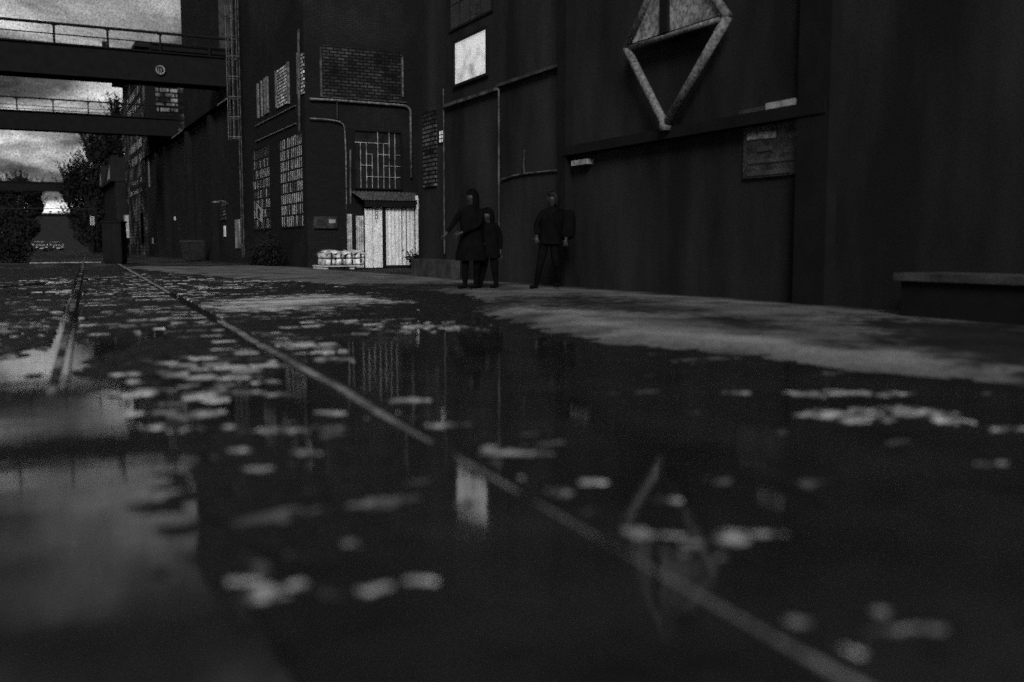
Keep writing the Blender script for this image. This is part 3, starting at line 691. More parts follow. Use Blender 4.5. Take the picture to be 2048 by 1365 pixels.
for i in range(n+1):
    for j in range(5):
        x = -SC*1.02+2.04*SC*i/n; y = -.52+1.04*j/4; z = .60+.03*math.sin(i*1.9+j)+.02*math.sin(i*.7)-(.08 if j in (0,4) else 0)-(.05 if i in (0,n) else 0)
        vs_.append(tuple(Mx @ Vector((x, y, z))))
cv.add(vs_, [(i*5+j, (i+1)*5+j, (i+1)*5+j+1, i*5+j+1) for i in range(n) for j in range(4)])
cov = cv.build('plastic_sheet', M_wrap, None, True, origin=tuple(pal.location)); tag(cov, 'crumpled white plastic sheet laid over the bundles on the pallet', 'sheet')
sol = cov.modifiers.new('s', 'SOLIDIFY'); sol.thickness = .012

# weeds by the shed
def weed(name, label, x, y, z0, n, h, spread, seed, leafm=M_leaf, group=None, lw=.02):
    r = random.Random(seed); root = thing(name, label, 'plant', (x, y, z0), 0, group); st = MB(); lf = MB()
    for i in range(n):
        a = r.uniform(0, 2*math.pi); s_ = r.uniform(.2, 1)*spread; hh_ = h*r.uniform(.5, 1)
        pts = [(x+math.cos(a)*s_*t_**1.5, y+math.sin(a)*s_*.5*t_**1.5, z0+hh_*(t_-.25*t_**3)) for t_ in (0,.25,.5,.75,1)]
        st.tube(pts, .012, 4, r2=.003)
        for q in pts[1:]:
            for _ in range(3):
                b_ = r.uniform(0, 6.28); l_ = r.uniform(.06, .14)
                d_ = Vector((math.cos(b_), math.sin(b_)*.6, r.uniform(-.2,.7))).normalized()*l_; sd_ = d_.cross(Vector((0,1,0))).normalized()*lw
                P0 = Vector(q); lf.add([P0, P0+d_*.5+sd_, P0+d_, P0+d_*.5-sd_], [(0,1,2,3)])
    st.build('stems', M_bark, root); lf.build('leaves', leafm, root); return root
x, z = sy(818, 530); weed('weed', 'dark weed with long bent stalks before the shed front', x-.05, SY-.5, 0, 12, .9, .42, 3)
x, _ = sy(829, 530); weed('weed', 'bushy dark weed against the right edge of the shed', x+.12, SY-.6, 0, 26, .75, .35, 4)
x, y = gr_(566, 532); y = 36.0; x = WX-.55
# dark shrub at the foot of the barred windows
def foliage_pts(c, rad, n, r, power=.5):
    out = []
    for _ in range(n):
        v = Vector((r.gauss(0,1), r.gauss(0,1), r.gauss(0,1))).normalized()*(r.random()**power)
        out.append(Vector((c[0]+v.x*rad[0], c[1]+v.y*rad[1], c[2]+v.z*rad[2])))
    return out
def leaves(mb, pts, size, r):
    for P0 in pts:
        a = Vector((r.gauss(0,1), r.gauss(0,1), r.gauss(0,1))).normalized()*size*r.uniform(.5,1.3)
        b_ = a.cross(Vector((r.gauss(0,1), r.gauss(0,1), r.gauss(0,1)))).normalized()*size*.45
        mb.add([P0-a, P0+b_, P0+a, P0-b_], [(0,1,2,3)])
r = random.Random(5); root = thing('shrub', 'low dark shrub at the wall foot beneath the barred windows', 'shrub', (WX-.7, 37.2, 0))
mb = MB()
for c_, rd in (((WX-.7,36.6,.5),(.5,.7,.55)),((WX-.6,37.8,.7),(.5,.8,.75)),((WX-.7,38.9,.4),(.45,.6,.45))): leaves(mb, foliage_pts(c_, rd, 900, r), .07, r)
mb.build('foliage', M_leaf, root)
mb = MB()
for i in range(5): mb.tube([(WX-.7,37.2,0),(WX-.7,37.2+(i-2)*.25,.4),(WX-.6,37.2+(i-2)*.55,.8)], .025, 5, r2=.008)
mb.build('stems', M_bark, root)

# ---------------------------------------------------------------- long low hall and the blocks behind
lh = thing('low_hall', 'long low brick hall with a pale gutter between corner block and far block', 'building', (WX, 64, 0))
ZE = wx(357, 277)[1]
mb = MB(); mb.box(WX, 24, 46.25, 82.4, -.3, ZE); mb.build('wall', M_soot, lh)
mb = MB(); mb.prism([(WX-.35, ZE+.05), (24, ZE+.05), (24, ZE+2.2), (16.5, ZE+2.3)], 1, 46.25, 82.3); mb.build('roof', M_roof, lh)
for a_, b_ in ((355, 377), (452, 471)): mb = MB(); mb.box(WX-.40, WX-.36, wx(b_,240)[0], wx(a_,240)[0], ZE-.03, ZE+.03); mb.build('gutter', M_pipe, lh)
for px in (385, 433, 340, 322): 
    y = wx(px, 400)[0]; mb = MB(); mb.box(WX-.3, WX, y-.35, y+.35, 0, ZE-.1); mb.build('buttress', M_black, lh)
for (a_, b_, c_, d_, m) in ((470,479,497,440,M_panel),(447,450,474,452,M_white),(331,333,442,431,M_white),(348,350,441,434,M_white),(333,335,490,472,M_panel),(302,304,488,476,M_panel)):
    y0, y1 = wx(b_, 400)[0], wx(a_, 400)[0]; mb = MB(); mb.box(WX-.04, WX-.0, y0, y1, wx((a_+b_)/2, c_)[1], wx((a_+b_)/2, d_)[1]); mb.build('door_panel' if m is M_panel else 'lit_strip', m, lh)
for (a_, b_, c_, d_) in ((374,384,420,300),(372,378,330,285),(440,452,440,400)):
    y0, y1 = wx(b_, 400)[0], wx(a_, 400)[0]
    window('x', y0, y1, wx((a_+b_)/2, c_)[1], wx((a_+b_)/2, d_)[1], 4, 6, lh, [M_signd, M_dglass], [M_black, M_black], .5, bar=.05)
y = wx(456, 404)[0]; z = wx(456, 404)[1]
mb = MB(); mb.tube([(WX, y, z-.1),(WX-.3, y, z+.05),(WX-.6, y-.2, z)], .02, 6); mb.tube([(WX-.6, y-.2, z+.02),(WX-.6, y-.2, z-.06)], .13, 10, r2=.18); mb.build('wall_lamp', M_pipe, lh)
y, z = wx(302, 375); _, z2 = wx(302, 272)
mb = MB(); mb.tube([(WX-.1, y, z),(WX-.1, y, min(z2, ZE))], .06, 6); mb.build('downpipe', M_pipe, lh)

tb = thing('tall_block', 'windowless black tower block cutting the sky behind the first footbridge', 'building', (12, 70, 0))
XA = on(1, 80.0, 362.5, 60).x
mb = MB(); mb.box(XA, 34, 64.5, 80, -.2, 25); mb.build('wall', M_soot, tb)
mb = MB(); mb.box(XA+.1, 34, 64.6, 79.9, 25, 25.5); mb.build('roof', M_roof, tb)
mb = MB(); mb.box(XA-.0, XA+3, 64.35, 64.5, 3, 24); mb.build('vertical_duct', M_conc, tb)

fb = thing('far_brick_block', 'distant brick block with pale weathered corner and rows of glazing above the bridge', 'building', (WX, 84, 0))
HB_ = on(1, 83.0, 300, 97).z
XB = on(1, 83.0, 297, 200).x
mb = MB(); mb.box(XB, XB+16, 83, 104, -.2, HB_); mb.build('wall', M_far, fb)
mb = MB(); mb.box(XB-.9, XB+16, 82.6, 104.6, HB_, HB_+.35); mb.build('roof', M_roof, fb)
def onb(px, py): p = on(0, XB, px, py); return p.y, p.z
mb = MB(); mb.box(XB-.15, XB+.5, 82.85, 83.9, 0, HB_-.05); mb.build('corner_pier', M_black, fb)
_b = WX
for (pa, pb, pt_, pbm) in ((259,284,285,330),(258,284,178,222),(258,282,362,390),(277,282,428,488)):
    y0, y1 = onb(pb, 300)[0], onb(pa, 300)[0]; mid_ = (pa+pb)/2
    window('x', y0, y1, onb(mid_, pbm)[1], onb(mid_, pt_)[1], 10, 2, fb, [M_pane, M_dglass], [M_black, M_black], .35, bar=.5, fr=.1, base=XB)
x0, z0 = on(1,83.0,306,222).x, on(1,83.0,306,222).z; x1, z1 = on(1,83.0,354,178).x, on(1,83.0,354,178).z
mb = MB(); mb.box(x0, x1, 82.93, 83, z0, z1+1.0); mb.build('brick_panel', brick('far_infill', 0.015, .4, 0.006, patch=.6, plo=.4, phi=.62, w_=.8, h_=.38, mort=.06), fb)
y0, y1 = onb(256,400)[0], onb(250,400)[0]
mb = MB(); mb.box(XB-.3, XB, y0, y0+1.5, 1.6, onb(253,432)[1]); mb.build('pale_column', M_whited, fb)

nb = thing('gabled_annex', 'low gabled annex beyond the far brick block beside the tall tree', 'building', (9, 112, 0))
mb = MB()
for i in range(4):
    y0 = 105+i*12; mb.box(WX-.4, 22, y0, y0+12, -.2, 7.2)
mb.build('wall', M_soot, nb)
mb = MB()
for i in range(4):
    y0 = 105+i*12; mb.prism([(y0-.1, 7.2), (y0+12.0, 7.2), (y0+.2, 9.6)], 0, WX-.8, 22)
mb.build('roof', M_roof, nb)
for y_ in (105.6, 117.6): mb = MB(); mb.add([(WX-.83, y_, 7.5), (WX-.83, y_+3.9, 7.5), (WX-.83, y_, 8.9)], [(0,1,2)]); mb.build('gable_glass', M_sign, nb)

# ---------------------------------------------------------------- bridges
def bridge(label, y, w_, x0, x1, zb, zt, ztop, zmids, posts, pr=.05, extra=()):
    root = thing('footbridge', label, 'bridge', (x0, y, 0), group='steel footbridges crossing above the yard')
    mb = MB(); mb.box(x0, x1, y, y+.12, zb, zt); mb.box(x0, x1, y-.12, y+.12, zt, zt+.08); mb.box(x0, x1, y-.12, y+.12, zb-.08, zb); mb.build('girder', M_black, root)
    mb = MB(); mb.box(x0, x1, y+w_, y+w_+.12, zb, zt); mb.build('girder', M_black, root)
    mb = MB(); mb.box(x0, x1, y+.125, y+w_-.005, zb+.35, zb+.5); mb.build('deck', M_black, root)
    for yy in (y,):
        mb = MB(); mb.tube([(x0,yy,ztop),((x0+x1)/2,yy,ztop),(x1,yy,ztop)], pr*1.3, 8)
        for zm in zmids: mb.tube([(x0,yy,zm),((x0+x1)/2,yy,zm),(x1,yy,zm)], pr*.55, 8)
        mb.build('handrail', M_black, root)
        for px in posts:
            mb = MB(); mb.tube([(px,yy,zt+.05),(px,yy,(zt+ztop)/2),(px,yy,ztop-.02)], pr, 8)
            for s_ in (-1, 1): mb.tube([(px,yy,ztop-.28),(px+s_*.04,yy,ztop-.12),(px+s_*.2,yy,ztop-.02)], pr*.6, 6)
            mb.build('post', M_black, root)
    for b_ in extra:
        mb = MB(); mb.box(*b_); mb.build('conduit_box', M_black, root)
    return root
y1b = 63.0
def z1(px, py): return on(1, y1b, px, py).z
P1 = [on(1, y1b, px, 70).x for px in (108, 215, 320)]; st = P1[1]-P1[0]
posts = [P1[0]-st*k for k in range(12, 0, -1)]+P1+[P1[2]+st]
xe = on(1, y1b, 470, 120).x
br1 = bridge('nearest and highest dark footbridge, with a round emblem on its girder', y1b, 2.2, -36, xe, z1(100,149)+.08, z1(100,88), z1(108,47), (z1(108,68),), posts, .065,
       extra=[(on(1,y1b,303,90).x, xe, y1b+.13, y1b+1.2, z1(303,98), z1(310,84)), (on(1,y1b,213,90).x-.25, on(1,y1b,213,90).x, y1b-.1, y1b+.1, z1(213,98), z1(213,84))])
cxx, czz = on(1, y1b, 320, 141).x, z1(320, 141)
mb = MB(); n = 28; rO, rI = .27, .20; vs_ = []
for yy in (y1b-.16, y1b-.122):
    for i in range(n):
        a = 2*math.pi*i/n; vs_ += [(cxx+rO*math.cos(a), yy, czz+rO*math.sin(a)), (cxx+rI*math.cos(a), yy, czz+rI*math.sin(a))]
fs = []
for i in range(n):
    j = (i+1) % n; fs += [(2*i,2*j,2*j+1,2*i+1), (2*n+2*i,2*n+2*i+1,2*n+2*j+1,2*n+2*j), (2*i,2*n+2*i,2*n+2*j,2*j), (2*i+1,2*j+1,2*n+2*j+1,2*n+2*i+1)]
mb.add(vs_, fs); 
for dx in (-.11, -.02, .05): mb.box(cxx+dx, cxx+dx+.03, y1b-.155, y1b-.125, czz-.11, czz+.12)
mb.box(cxx-.13, cxx+.12, y1b-.16, y1b-.13, czz-.15, czz-.12)
mb.build('round_emblem', M_panel, br1)
y2b = 81.0
def z2(px, py): return on(1, y2b, px, py).z
P2 = [on(1, y2b, px, 200).x for px in (33, 105.5, 175.8, 245.7)]; st = P2[1]-P2[0]
posts = [P2[0]-st*k for k in range(14, 0, -1)]+P2+[P2[3]+st*k for k in (1,)]
br2 = bridge('middle dark footbridge with thin railing, ending at the far brick block', y2b, 1.8, -38, on(1,y2b,356,240).x, z2(100,261.5)+.08, z2(100,226), z2(105,199), (z2(105,214), z2(105,221)), posts, .045,
       extra=[(P2[2]-.03, P2[2]+.03, y2b-.03, y2b+.03, z2(176,200), z2(176,195))])
y3b = 165.0
def z3(px, py): return on(1, y3b, px, py).z
br3 = bridge('farthest dark footbridge, small and low against the pale gap of sky', y3b, 2, -60, 9, z3(100,382), z3(100,367), z3(100,365), (), [], .05)

# overhead pipe
op = thing('overhead_pipe', 'thin pale pipe line crossing the yard low between the far trees', 'pipe', (-10, 118, 0))
zz = on(1, 118, 100, 418).z; xe = on(1, 118, 192, 418).x
mb = MB(); mb.tube([(-40,118,zz+.3),(-5,118,zz-.05),(xe-.7,118,zz+.05),(xe,118,zz-.1)], .05, 6); mb.build('pipe_run', M_dsteel, op)
mb = MB(); mb.tube([(xe,118,0),(xe,118,2),(xe,118,zz)], .07, 6); mb.build('mast', M_black, op)

# ---------------------------------------------------------------- trees
def tree(label, x, y, h, crown, n, seed, leafs=.3, spikes=0):
    r = random.Random(seed); root = thing('tree', label, 'tree', (x, y, 0)); tr = MB(); lf = MB()
    tr.tube([(x,y,-.1),(x+.1,y,h*.2),(x-.1,y,h*.45),(x+.1,y,h*.75)], .35, 8, r2=.08)
    for c_, rd in crown:
        cc = (x+c_[0], y+c_[1], c_[2]); tr.tube([(x,y,h*.25),((x+cc[0])/2,(y+cc[1])/2,(h*.3+cc[2])/2+.3),cc], .12, 6, r2=.03)
        for _ in range(9):
            d_ = Vector((r.gauss(0,1), r.gauss(0,1), abs(r.gauss(0,1)))).normalized()
            e_ = Vector(cc)+Vector((d_.x*rd[0], d_.y*rd[1], d_.z*rd[2]))*1.05; tr.tube([cc, (Vector(cc)+e_)/2+Vector((0,0,.2)), e_], .05, 4, r2=.01)
            leaves(lf, [Vector(cc).lerp(e_, .6+.45*k/14)+Vector((r.gauss(0,.12), r.gauss(0,.12), r.gauss(0,.12))) for k in range(14)], leafs*.6, r)
        leaves(lf, foliage_pts(cc, (rd[0]*.82, rd[1]*.82, rd[2]*.82), n, r, .5), leafs, r)
        for _ in range(spikes):
            d_ = Vector((r.gauss(0,.8), r.gauss(0,.6), r.gauss(.8,.6))).normalized(); P0 = Vector(cc)+Vector((d_.x*rd[0], d_.y*rd[1], d_.z*rd[2]))*.85
            L_ = r.uniform(.9, 2.4); leaves(lf, [P0+Vector((d_.x*.5, d_.y*.3, .95))*L_*k/12+Vector((r.gauss(0,.07), r.gauss(0,.07), r.gauss(0,.05))) for k in range(13)], leafs*(.85 if spikes > 30 else .5), r)
    tr.build('trunk', M_bark, root); lf.build('crown', M_leaf, root); return root
def at(px, dist):   # ground point under a picture column at a distance along the view
    d = ray(px, 493); k = dist/d.dot(FW); return d.x*k, d.y*k
def crown_px(x0, y0, dist, lst):
    out = []
    for px, py, rpx, rpz in lst:
        p_ = cam.location+ray(px, py)*(dist/ray(px, py).dot(FW)); s_ = dist/F
        out.append(((p_.x-x0, p_.y-y0+random.uniform(-1,1), p_.z), (rpx*s_, rpx*s_*.9, rpz*s_)))
    return out
x, y = at(192, 112)
tree('tall dark feathery tree standing left of the far brick block', x, y, 14.5, crown_px(x, y, 112,
     [(230,243,10,18),(216,305,30,30),(186,308,17,22),(232,300,20,40),(196,352,40,40),(162,376,18,24),(146,368,14,16),(140,395,14,14),(215,380,40,50),(165,425,35,45),(225,440,35,50),(190,470,50,30)]), 1100, 11, .24, 50)
x, y = at(25, 190)
tree('broad dark tree at the left edge under the farthest bridge', x, y, 14, crown_px(x, y, 190,
     [(40,372,24,20),(0,385,40,25),(62,385,24,22),(20,420,60,40),(72,412,16,24),(45,455,40,30),(-40,400,50,40)]), 2600, 12, .42, 26)
x, y = at(-20, 120)
tree('dark dense tree low at the left edge behind the hedge', x, y, 8, crown_px(x, y, 120, [(10,440,45,32),(45,460,30,28),(-50,430,60,40)]), 1500, 13, .3, 2)
x, y = at(300, 240)
# distant dark tree belt that closes the view
belt = MB(); r = random.Random(8)
for i in range(46):
    cx_, cy_ = at(-260+i*16+r.uniform(-5,5), 300+r.uniform(-30,30))
    hh_ = r.uniform(4.5, 6.5); hh_ = 4 if 4 < i-16 < 10 else hh_
    leaves(belt, foliage_pts((cx_, cy_, hh_*.5), (3.2, 3, hh_*.55), 260, r, .4), .8, r)
tag(belt.build('distant_trees', M_leaf), 'dark line of far trees closing the end of the yard', 'trees', kind='stuff')

# far low warehouse with two roof masts
wh = thing('distant_warehouse', 'small dark flat warehouse at the end of the yard with two roof vents', 'building', (*at(110, 230), 0))
mb = MB(); x0, y0 = at(20, 230); x1, y1 = at(205, 230); zt_ = CAMH+(493-429)/F*230
mb.box(min(x0,x1), max(x0,x1), min(y0,y1), min(y0,y1)+14, 0, zt_-.4); mb.build('wall', M_dsteel, wh)
mb = MB(); mb.box(min(x0,x1)-.4, max(x0,x1)+.4, min(y0,y1)-.4, min(y0,y1)+14.4, zt_-.39, zt_); mb.build('roof', M_roof, wh)
for px in (103, 120):
    x, _ = at(px, 231); mb = MB(); yy = min(y0,y1)+3; mb.tube([(x,yy,zt_),(x,yy,zt_+.35)], .12, 8); mb.tube([(x,yy,zt_+.35),(x,yy,zt_+.6)], .25, 8, r2=.4); mb.build('roof_vent', M_black, wh)

# ---------------------------------------------------------------- cars, sign, kerb, hedge, cabinet
def car(label, px, dist, light):
    x, y = at(px, dist); root = thing('parked_car', label, 'car', (x, y, 0), R(6), 'cars parked at the end of the yard')
    Mx = parent_world(root)
    def P(fn, name, m, par=root, smooth=False):
        b = MB(); fn(b); b.v = [tuple(Mx @ Vector(p)) for p in b.v]; return b.build(name, m, par, smooth)
    def body(b):
        prof = [(-2.1,.3),(-2.15,.62),(-1.95,.78),(-1.1,.92),(-.35,1.38),(1.0,1.42),(1.75,.98),(2.1,.9),(2.15,.35)]
        for s0, s1, k0, k1 in ((-.84,-.6,.0,.0),(-.6,.6,0,0),(.6,.84,0,0)): b.prism(prof, 0, s0, s1-.0005)
    P(body, 'body', M_dsteel)
    P(lambda b: b.add([(-.62,-1.10,.95),(.62,-1.10,.95),(.52,-.40,1.37),(-.52,-.40,1.37)], [(0,1,2,3)]), 'windscreen', M_dglass).location.y -= .03
    P(lambda b: b.box(-.58,.58,-.42,.95,1.425,1.46), 'roof_panel', light)
    P(lambda b: b.box(-.62,.62,-1.22,-1.12,.93,.98), 'bonnet_edge', light)
    P(lambda b: b.box(-.6,.6,-2.18,-2.14,.42,.55), 'grille', M_black)
    P(lambda b: b.box(-.26,.26,-2.21,-2.185,.44,.54), 'number_plate', M_white)
    for s_ in (-1, 1):
        P(lambda b: b.box(s_*.62-.12, s_*.62+.12, -2.19, -2.13, .6, .7), 'headlight', M_white)
        P(lambda b: b.add([(s_*.845,-1.0,.95),(s_*.845,1.3,.98),(s_*.845,.95,1.36),(s_*.845,-.35,1.34)], [(0,1,2,3)]), 'side_window', M_dglass)
        P(lambda b: b.box(s_*.86, s_*1.0, -.9, -.78, .95, 1.07), 'mirror', light)
        for yy in (-1.35, 1.35):
            wl = P(lambda b: b.prism([(yy+.32*math.cos(i*math.pi/8), .32+.32*math.sin(i*math.pi/8)) for i in range(16)], 0, s_*.66, s_*.86), 'wheel', M_black)
    return root
car('left of two small parked cars at the far end with a pale roof', 79, 142, M_white)
car('right of two small parked cars at the far end of the yard', 112, 158, M_white)

x, y = at(186.5, 72); s_ = 72/F
sp = thing('white_sign', 'narrow upright white sign with dark markings on a thin post, left of the wall', 'sign', (x, y, 0))
zc_ = CAMH+(493-442.5)*s_
mb = MB(); mb.box(x-.14, x+.14, y-.02, y, zc_-.32, zc_+.32); mb.build('sign_plate', M_white, sp)
mb = MB()
for i, (dx, dz_, ww, h_) in enumerate(((-.07,.22,.14,.04),(-.02,.1,.05,.12),(-.08,.02,.16,.03),(.02,-.1,.05,.1),(-.07,-.13,.05,.06),(-.07,-.24,.13,.05))): mb.box(x+dx, x+dx+ww, y-.026, y-.021, zc_+dz_, zc_+dz_+h_)
mb.build('markings', M_dsteel, sp)
mb = MB(); mb.tube([(x,y+.03,0),(x,y+.03,1),(x,y+.03,zc_+.3)], .03, 6); mb.build('post', M_dsteel, sp)
# pale line of a kerb far across the yard
x0, y0 = gr_(60, 527); x1, y1 = gr_(202, 525.5)
mb = MB(); nrm = Vector((-(y1-y0), x1-x0, 0)).normalized()*.12; a_, b_ = Vector((x0,y0,0)), Vector((x1,y1,0))
vs_ = [a_, b_, b_+nrm, a_+nrm]; mb.add([v+Vector((0,0,-.05)) for v in vs_]+[v+Vector((0,0,.035)) for v in vs_], [(0,1,2,3),(4,5,6,7),(0,1,5,4),(1,2,6,5),(2,3,7,6),(3,0,4,7)])
tag(mb.build('kerb', mat('kerb_stone', .12, .5, 3, .7, .2, lo=.4)), kind='structure')
# hedge
r = random.Random(21); x0, y0 = at(-120, 47); hd = thing('hedge', 'dark clipped hedge low at the left edge before the trees', 'hedge', (x0, y0, 0))
mb = MB(); st = MB()
for i in range(24):
    px = -300+i*15; X0, Y0 = at(px, 47+r.uniform(-.4,.4)); leaves(mb, foliage_pts((X0, Y0, .85), (.5, .8, .95), 420, r, .33), .10, r); st.tube([(X0,Y0,0),(X0,Y0,1.2)], .04, 5)
mb.build('foliage', M_leaf, hd); st.build('stems', M_bark, hd)
# cabinet
x, y = at(224, 43.5); s_ = 43.5/F
cbn = thing('steel_cabinet', 'dark upright steel cabinet standing alone left of the distant walker', 'cabinet', (x, y, 0), -YAW)
Mx = parent_world(cbn)
def P(fn, name, m, root, par=None):
    b = MB(); fn(b); Mw = parent_world(root); b.v = [tuple(Mw @ Vector(p)) for p in b.v]; return b.build(name, m, par or root)
hw = 19*s_; hc_ = CAMH+(493-446)*s_
P(lambda b: b.box(-hw, hw, 0, .6, .08, hc_), 'cabinet_body', M_black, cbn)
P(lambda b: b.box(-hw-.04, hw+.04, -.05, .65, hc_, hc_+.07), 'cap', M_black, cbn)
P(lambda b: b.box(-hw+.05, -.01, -.02, -.001, .16, hc_-.06), 'door', M_black, cbn); P(lambda b: b.box(.01, hw-.05, -.02, -.001, .16, hc_-.06), 'door', M_black, cbn)
P(lambda b: b.box(-hw+.03, hw-.03, .03, .57, 0, .08), 'base', M_black, cbn)
# two bins by the low hall
for i, px in enumerate((406, 421)):
    y_ = wx(px, 490)[0]; x_ = WX-.75; bn = thing('wheelie_bin', ('left' if i == 0 else 'right')+' one of two dark wheeled bins against the low hall', 'bin', (x_, y_, 0), R(-80), 'dark wheeled bins')
    P(lambda b: b.add([(-.24,-.28,.06),(.24,-.28,.06),(.24,.28,.06),(-.24,.28,.06),(-.3,-.36,1.0),(.3,-.36,1.0),(.3,.36,1.0),(-.3,.36,1.0)], [(0,3,2,1),(4,5,6,7),(0,1,5,4),(1,2,6,5),(2,3,7,6),(3,0,4,7)]), 'bin_body', M_dsteel, bn)
    P(lambda b: b.prism([(-.4,1.0),(.38,1.0),(.34,1.08),(-.3,1.1)], 0, -.31, .31), 'lid', M_signd, bn)
    for s2 in (-1, 1): P(lambda b: b.prism([(.25+.1*math.cos(k_*math.pi/6), .1+.1*math.sin(k_*math.pi/6)) for k_ in range(12)], 0, s2*.24, s2*.30), 'wheel', M_black, bn)

# ---------------------------------------------------------------- people
def person(label, px, py, J, scale=1.0, facing=0, skinmask=True, coat=None, hair_r=.0, group=None, hood=False):
    x, y = gr_(px, py); root = thing('person', label, 'person', (x, y, .035), -YAW+facing, group)
    V = []; E = []; Rr = []
    def v(p_, r_, par=None):
        V.append(Vector(p_)*scale); Rr.append(r_*scale)
        if par is not None: E.append((par, len(V)-1))
        return len(V)-1
    pel = v(J['pelvis'], .135); bel = v((Vector(J['pelvis'])+Vector(J['chest']))/2, .125, pel); che = v(J['chest'], .15, bel)
    nb_ = v(Vector(J['neck'])-Vector((0,0,.05)), .075, che); nk = v(J['neck'], .055, nb_)
    hd0 = v(J['head']-Vector((0,0,.05)) if isinstance(J['head'], Vector) else Vector(J['head'])-Vector((0,0,.05)), .075, nk)
    hd = v(J['head'], .092, hd0); ht = v(Vector(J['head'])+Vector((0,0,.07)), .075, hd)
    hands = []
    for s_ in ('L', 'R'):
        sh = v(J['sh'+s_], .068, che); el = v(J['el'+s_], .048, sh)
        mfa = v((Vector(J['el'+s_])*.6+Vector(J['wr'+s_])*.4), .042, el); wr = v(J['wr'+s_], .028, mfa)
        d_ = (Vector(J['wr'+s_])-Vector(J['el'+s_])).normalized(); sd_ = d_.cross(Vector((0,1,.3))).normalized(); dn = d_.cross(sd_).normalized()
        pl_ = v(Vector(J['wr'+s_])+d_*.05, .024, wr); hands.append(Vector(J['wr'+s_])+d_*.07)
        for k_, ln in enumerate((.07,.078,.073,.058)):
            b0 = Vector(J['wr'+s_])+d_*.085+sd_*(k_-1.5)*.021
            f1 = v(b0, .0095, pl_); f2 = v(b0+d_*ln*.55+dn*.012, .0085, f1); v(b0+d_*ln*.9+dn*.035, .0075, f2)
        t1 = v(Vector(J['wr'+s_])+d_*.035-sd_*.038+dn*.01, .011, pl_); v(Vector(J['wr'+s_])+d_*.075-sd_*.058+dn*.03, .009, t1)
    for s_ in ('L', 'R'):
        hp = v(J['hip'+s_], .105, pel); kn = v(J['kn'+s_], .07, hp); cf = v(Vector(J['kn'+s_])*.65+Vector(J['an'+s_])*.35, .062, kn)
        an = v(J['an'+s_], .045, cf); fd = Vector(J.get('toe'+s_, Vector(J['an'+s_])+Vector((-.12,-.1,-.05))))
        hl = v((Vector(J['an'+s_])+Vector((0,0,-.045))), .045, an); v(fd, .034, hl)
    me = bpy.data.meshes.new('tmp'); me.from_pydata(V, E, []); o = bpy.data.objects.new('tmp', me); C.objects.link(o)
    sk_ = o.modifiers.new('skin', 'SKIN'); sk_.use_smooth_shade = True
    for i, q in enumerate(me.skin_vertices[0].data): q.radius = (Rr[i], Rr[i]*(.78 if i in (1,2,0) else 1)); q.use_root = (i == 0)
    ss = o.modifiers.new('sub', 'SUBSURF'); ss.levels = 2; ss.render_levels = 2
    dg = bpy.context.evaluated_depsgraph_get(); bm_ = bpy.data.meshes.new_from_object(o.evaluated_get(dg)); bpy.data.objects.remove(o)
    bm_.name = 'body'; bm_.materials.clear(); bm_.materials.append(M_cloth); bm_.materials.append(M_skin)
    hc0 = Vector(J['head'])*scale; fdir = Vector(J.get('look', (-.8,-.6,-.1))).normalized(); side = fdir.cross(Vector((0,0,1))).normalized()
    nose = hc0+fdir*.10*scale+Vector((0,0,-.01)); 
    for vv in bm_.vertices:
        dn_ = (vv.co-nose).length; 
        if dn_ < .035*scale: vv.co += fdir*.022*(1-dn_/(.035*scale))
        for e_ in (-1, 1):
            ep = hc0+fdir*.085*scale+side*e_*.033*scale+Vector((0,0,.02))
            de = (vv.co-ep).length
            if de < .022*scale: vv.co -= fdir*.010*(1-de/(.022*scale))
            er = hc0+side*e_*.09*scale; de = (vv.co-er).length
            if de < .03*scale: vv.co += side*e_*.015*(1-de/(.03*scale))
    for p_ in bm_.polygons:
        c_ = p_.center; f_ = False
        if (c_-hc0).length < .17*scale and (c_-hc0).dot(fdir) > -.01 and c_.z > hc0.z-.12*scale and c_.z < hc0.z+.085*scale: f_ = True
        for h_ in hands:
            if (c_-h_*scale).length < .10*scale: f_ = True
        p_.material_index = 1 if f_ else 0; p_.use_smooth = True
    body = bpy.data.objects.new('body', bm_); C.objects.link(body); body.parent = root
    Mx = parent_world(root)
    def loc_build(mb_, name, m, smooth=True, par=root):
        mb_.v = [tuple(Mx @ (Vector(p_))) for p_ in mb_.v]; return mb_.build(name, m, par, smooth)
    # face marks
    fm = MB()
    for e_ in (-1, 1):
        ep = hc0+fdir*.094*scale+side*e_*.033*scale+Vector((0,0,.02)); fm.tube([ep-side*.012, ep+side*.012], .005, 6)
    mp = hc0+fdir*.09*scale+Vector((0,0,-.055*scale)); fm.tube([mp-side*.02, mp+side*.02], .004, 6)
    loc_build(fm, 'face_features', M_hair)
    # hair
    hr = MB(); n, m_ = 16, 9
    hcn = hc0-fdir*.022*scale+Vector((0,0,.035*scale)); rad = .118*scale; ring = []
    long_ = J.get('hair', 1.0)
    for j in range(m_+1):
        th = (j/m_)*math.pi*.62
        for i in range(n):
            a_ = 2*math.pi*i/n; d_ = Vector((math.cos(a_)*math.sin(th), math.sin(a_)*math.sin(th), math.cos(th)))
            fr_ = d_.dot(fdir); k_ = 1.0
            P0 = hcn+d_*rad
            if j > m_*.55 and fr_ > .25: P0 = hcn+d_*rad*.86+Vector((0,0,.05*scale))
            if j > m_*.7 and fr_ <= .25: P0 -= Vector((0,0,.10*long_*scale*(j/m_-.7)/.3))
            ring.append(P0+Vector((0,0,0))+d_*.006*math.sin(i*5+j))
    hr.add(ring, [(j*n+i, j*n+(i+1)%n, (j+1)*n+(i+1)%n, (j+1)*n+i) for j in range(m_) for i in range(n)])
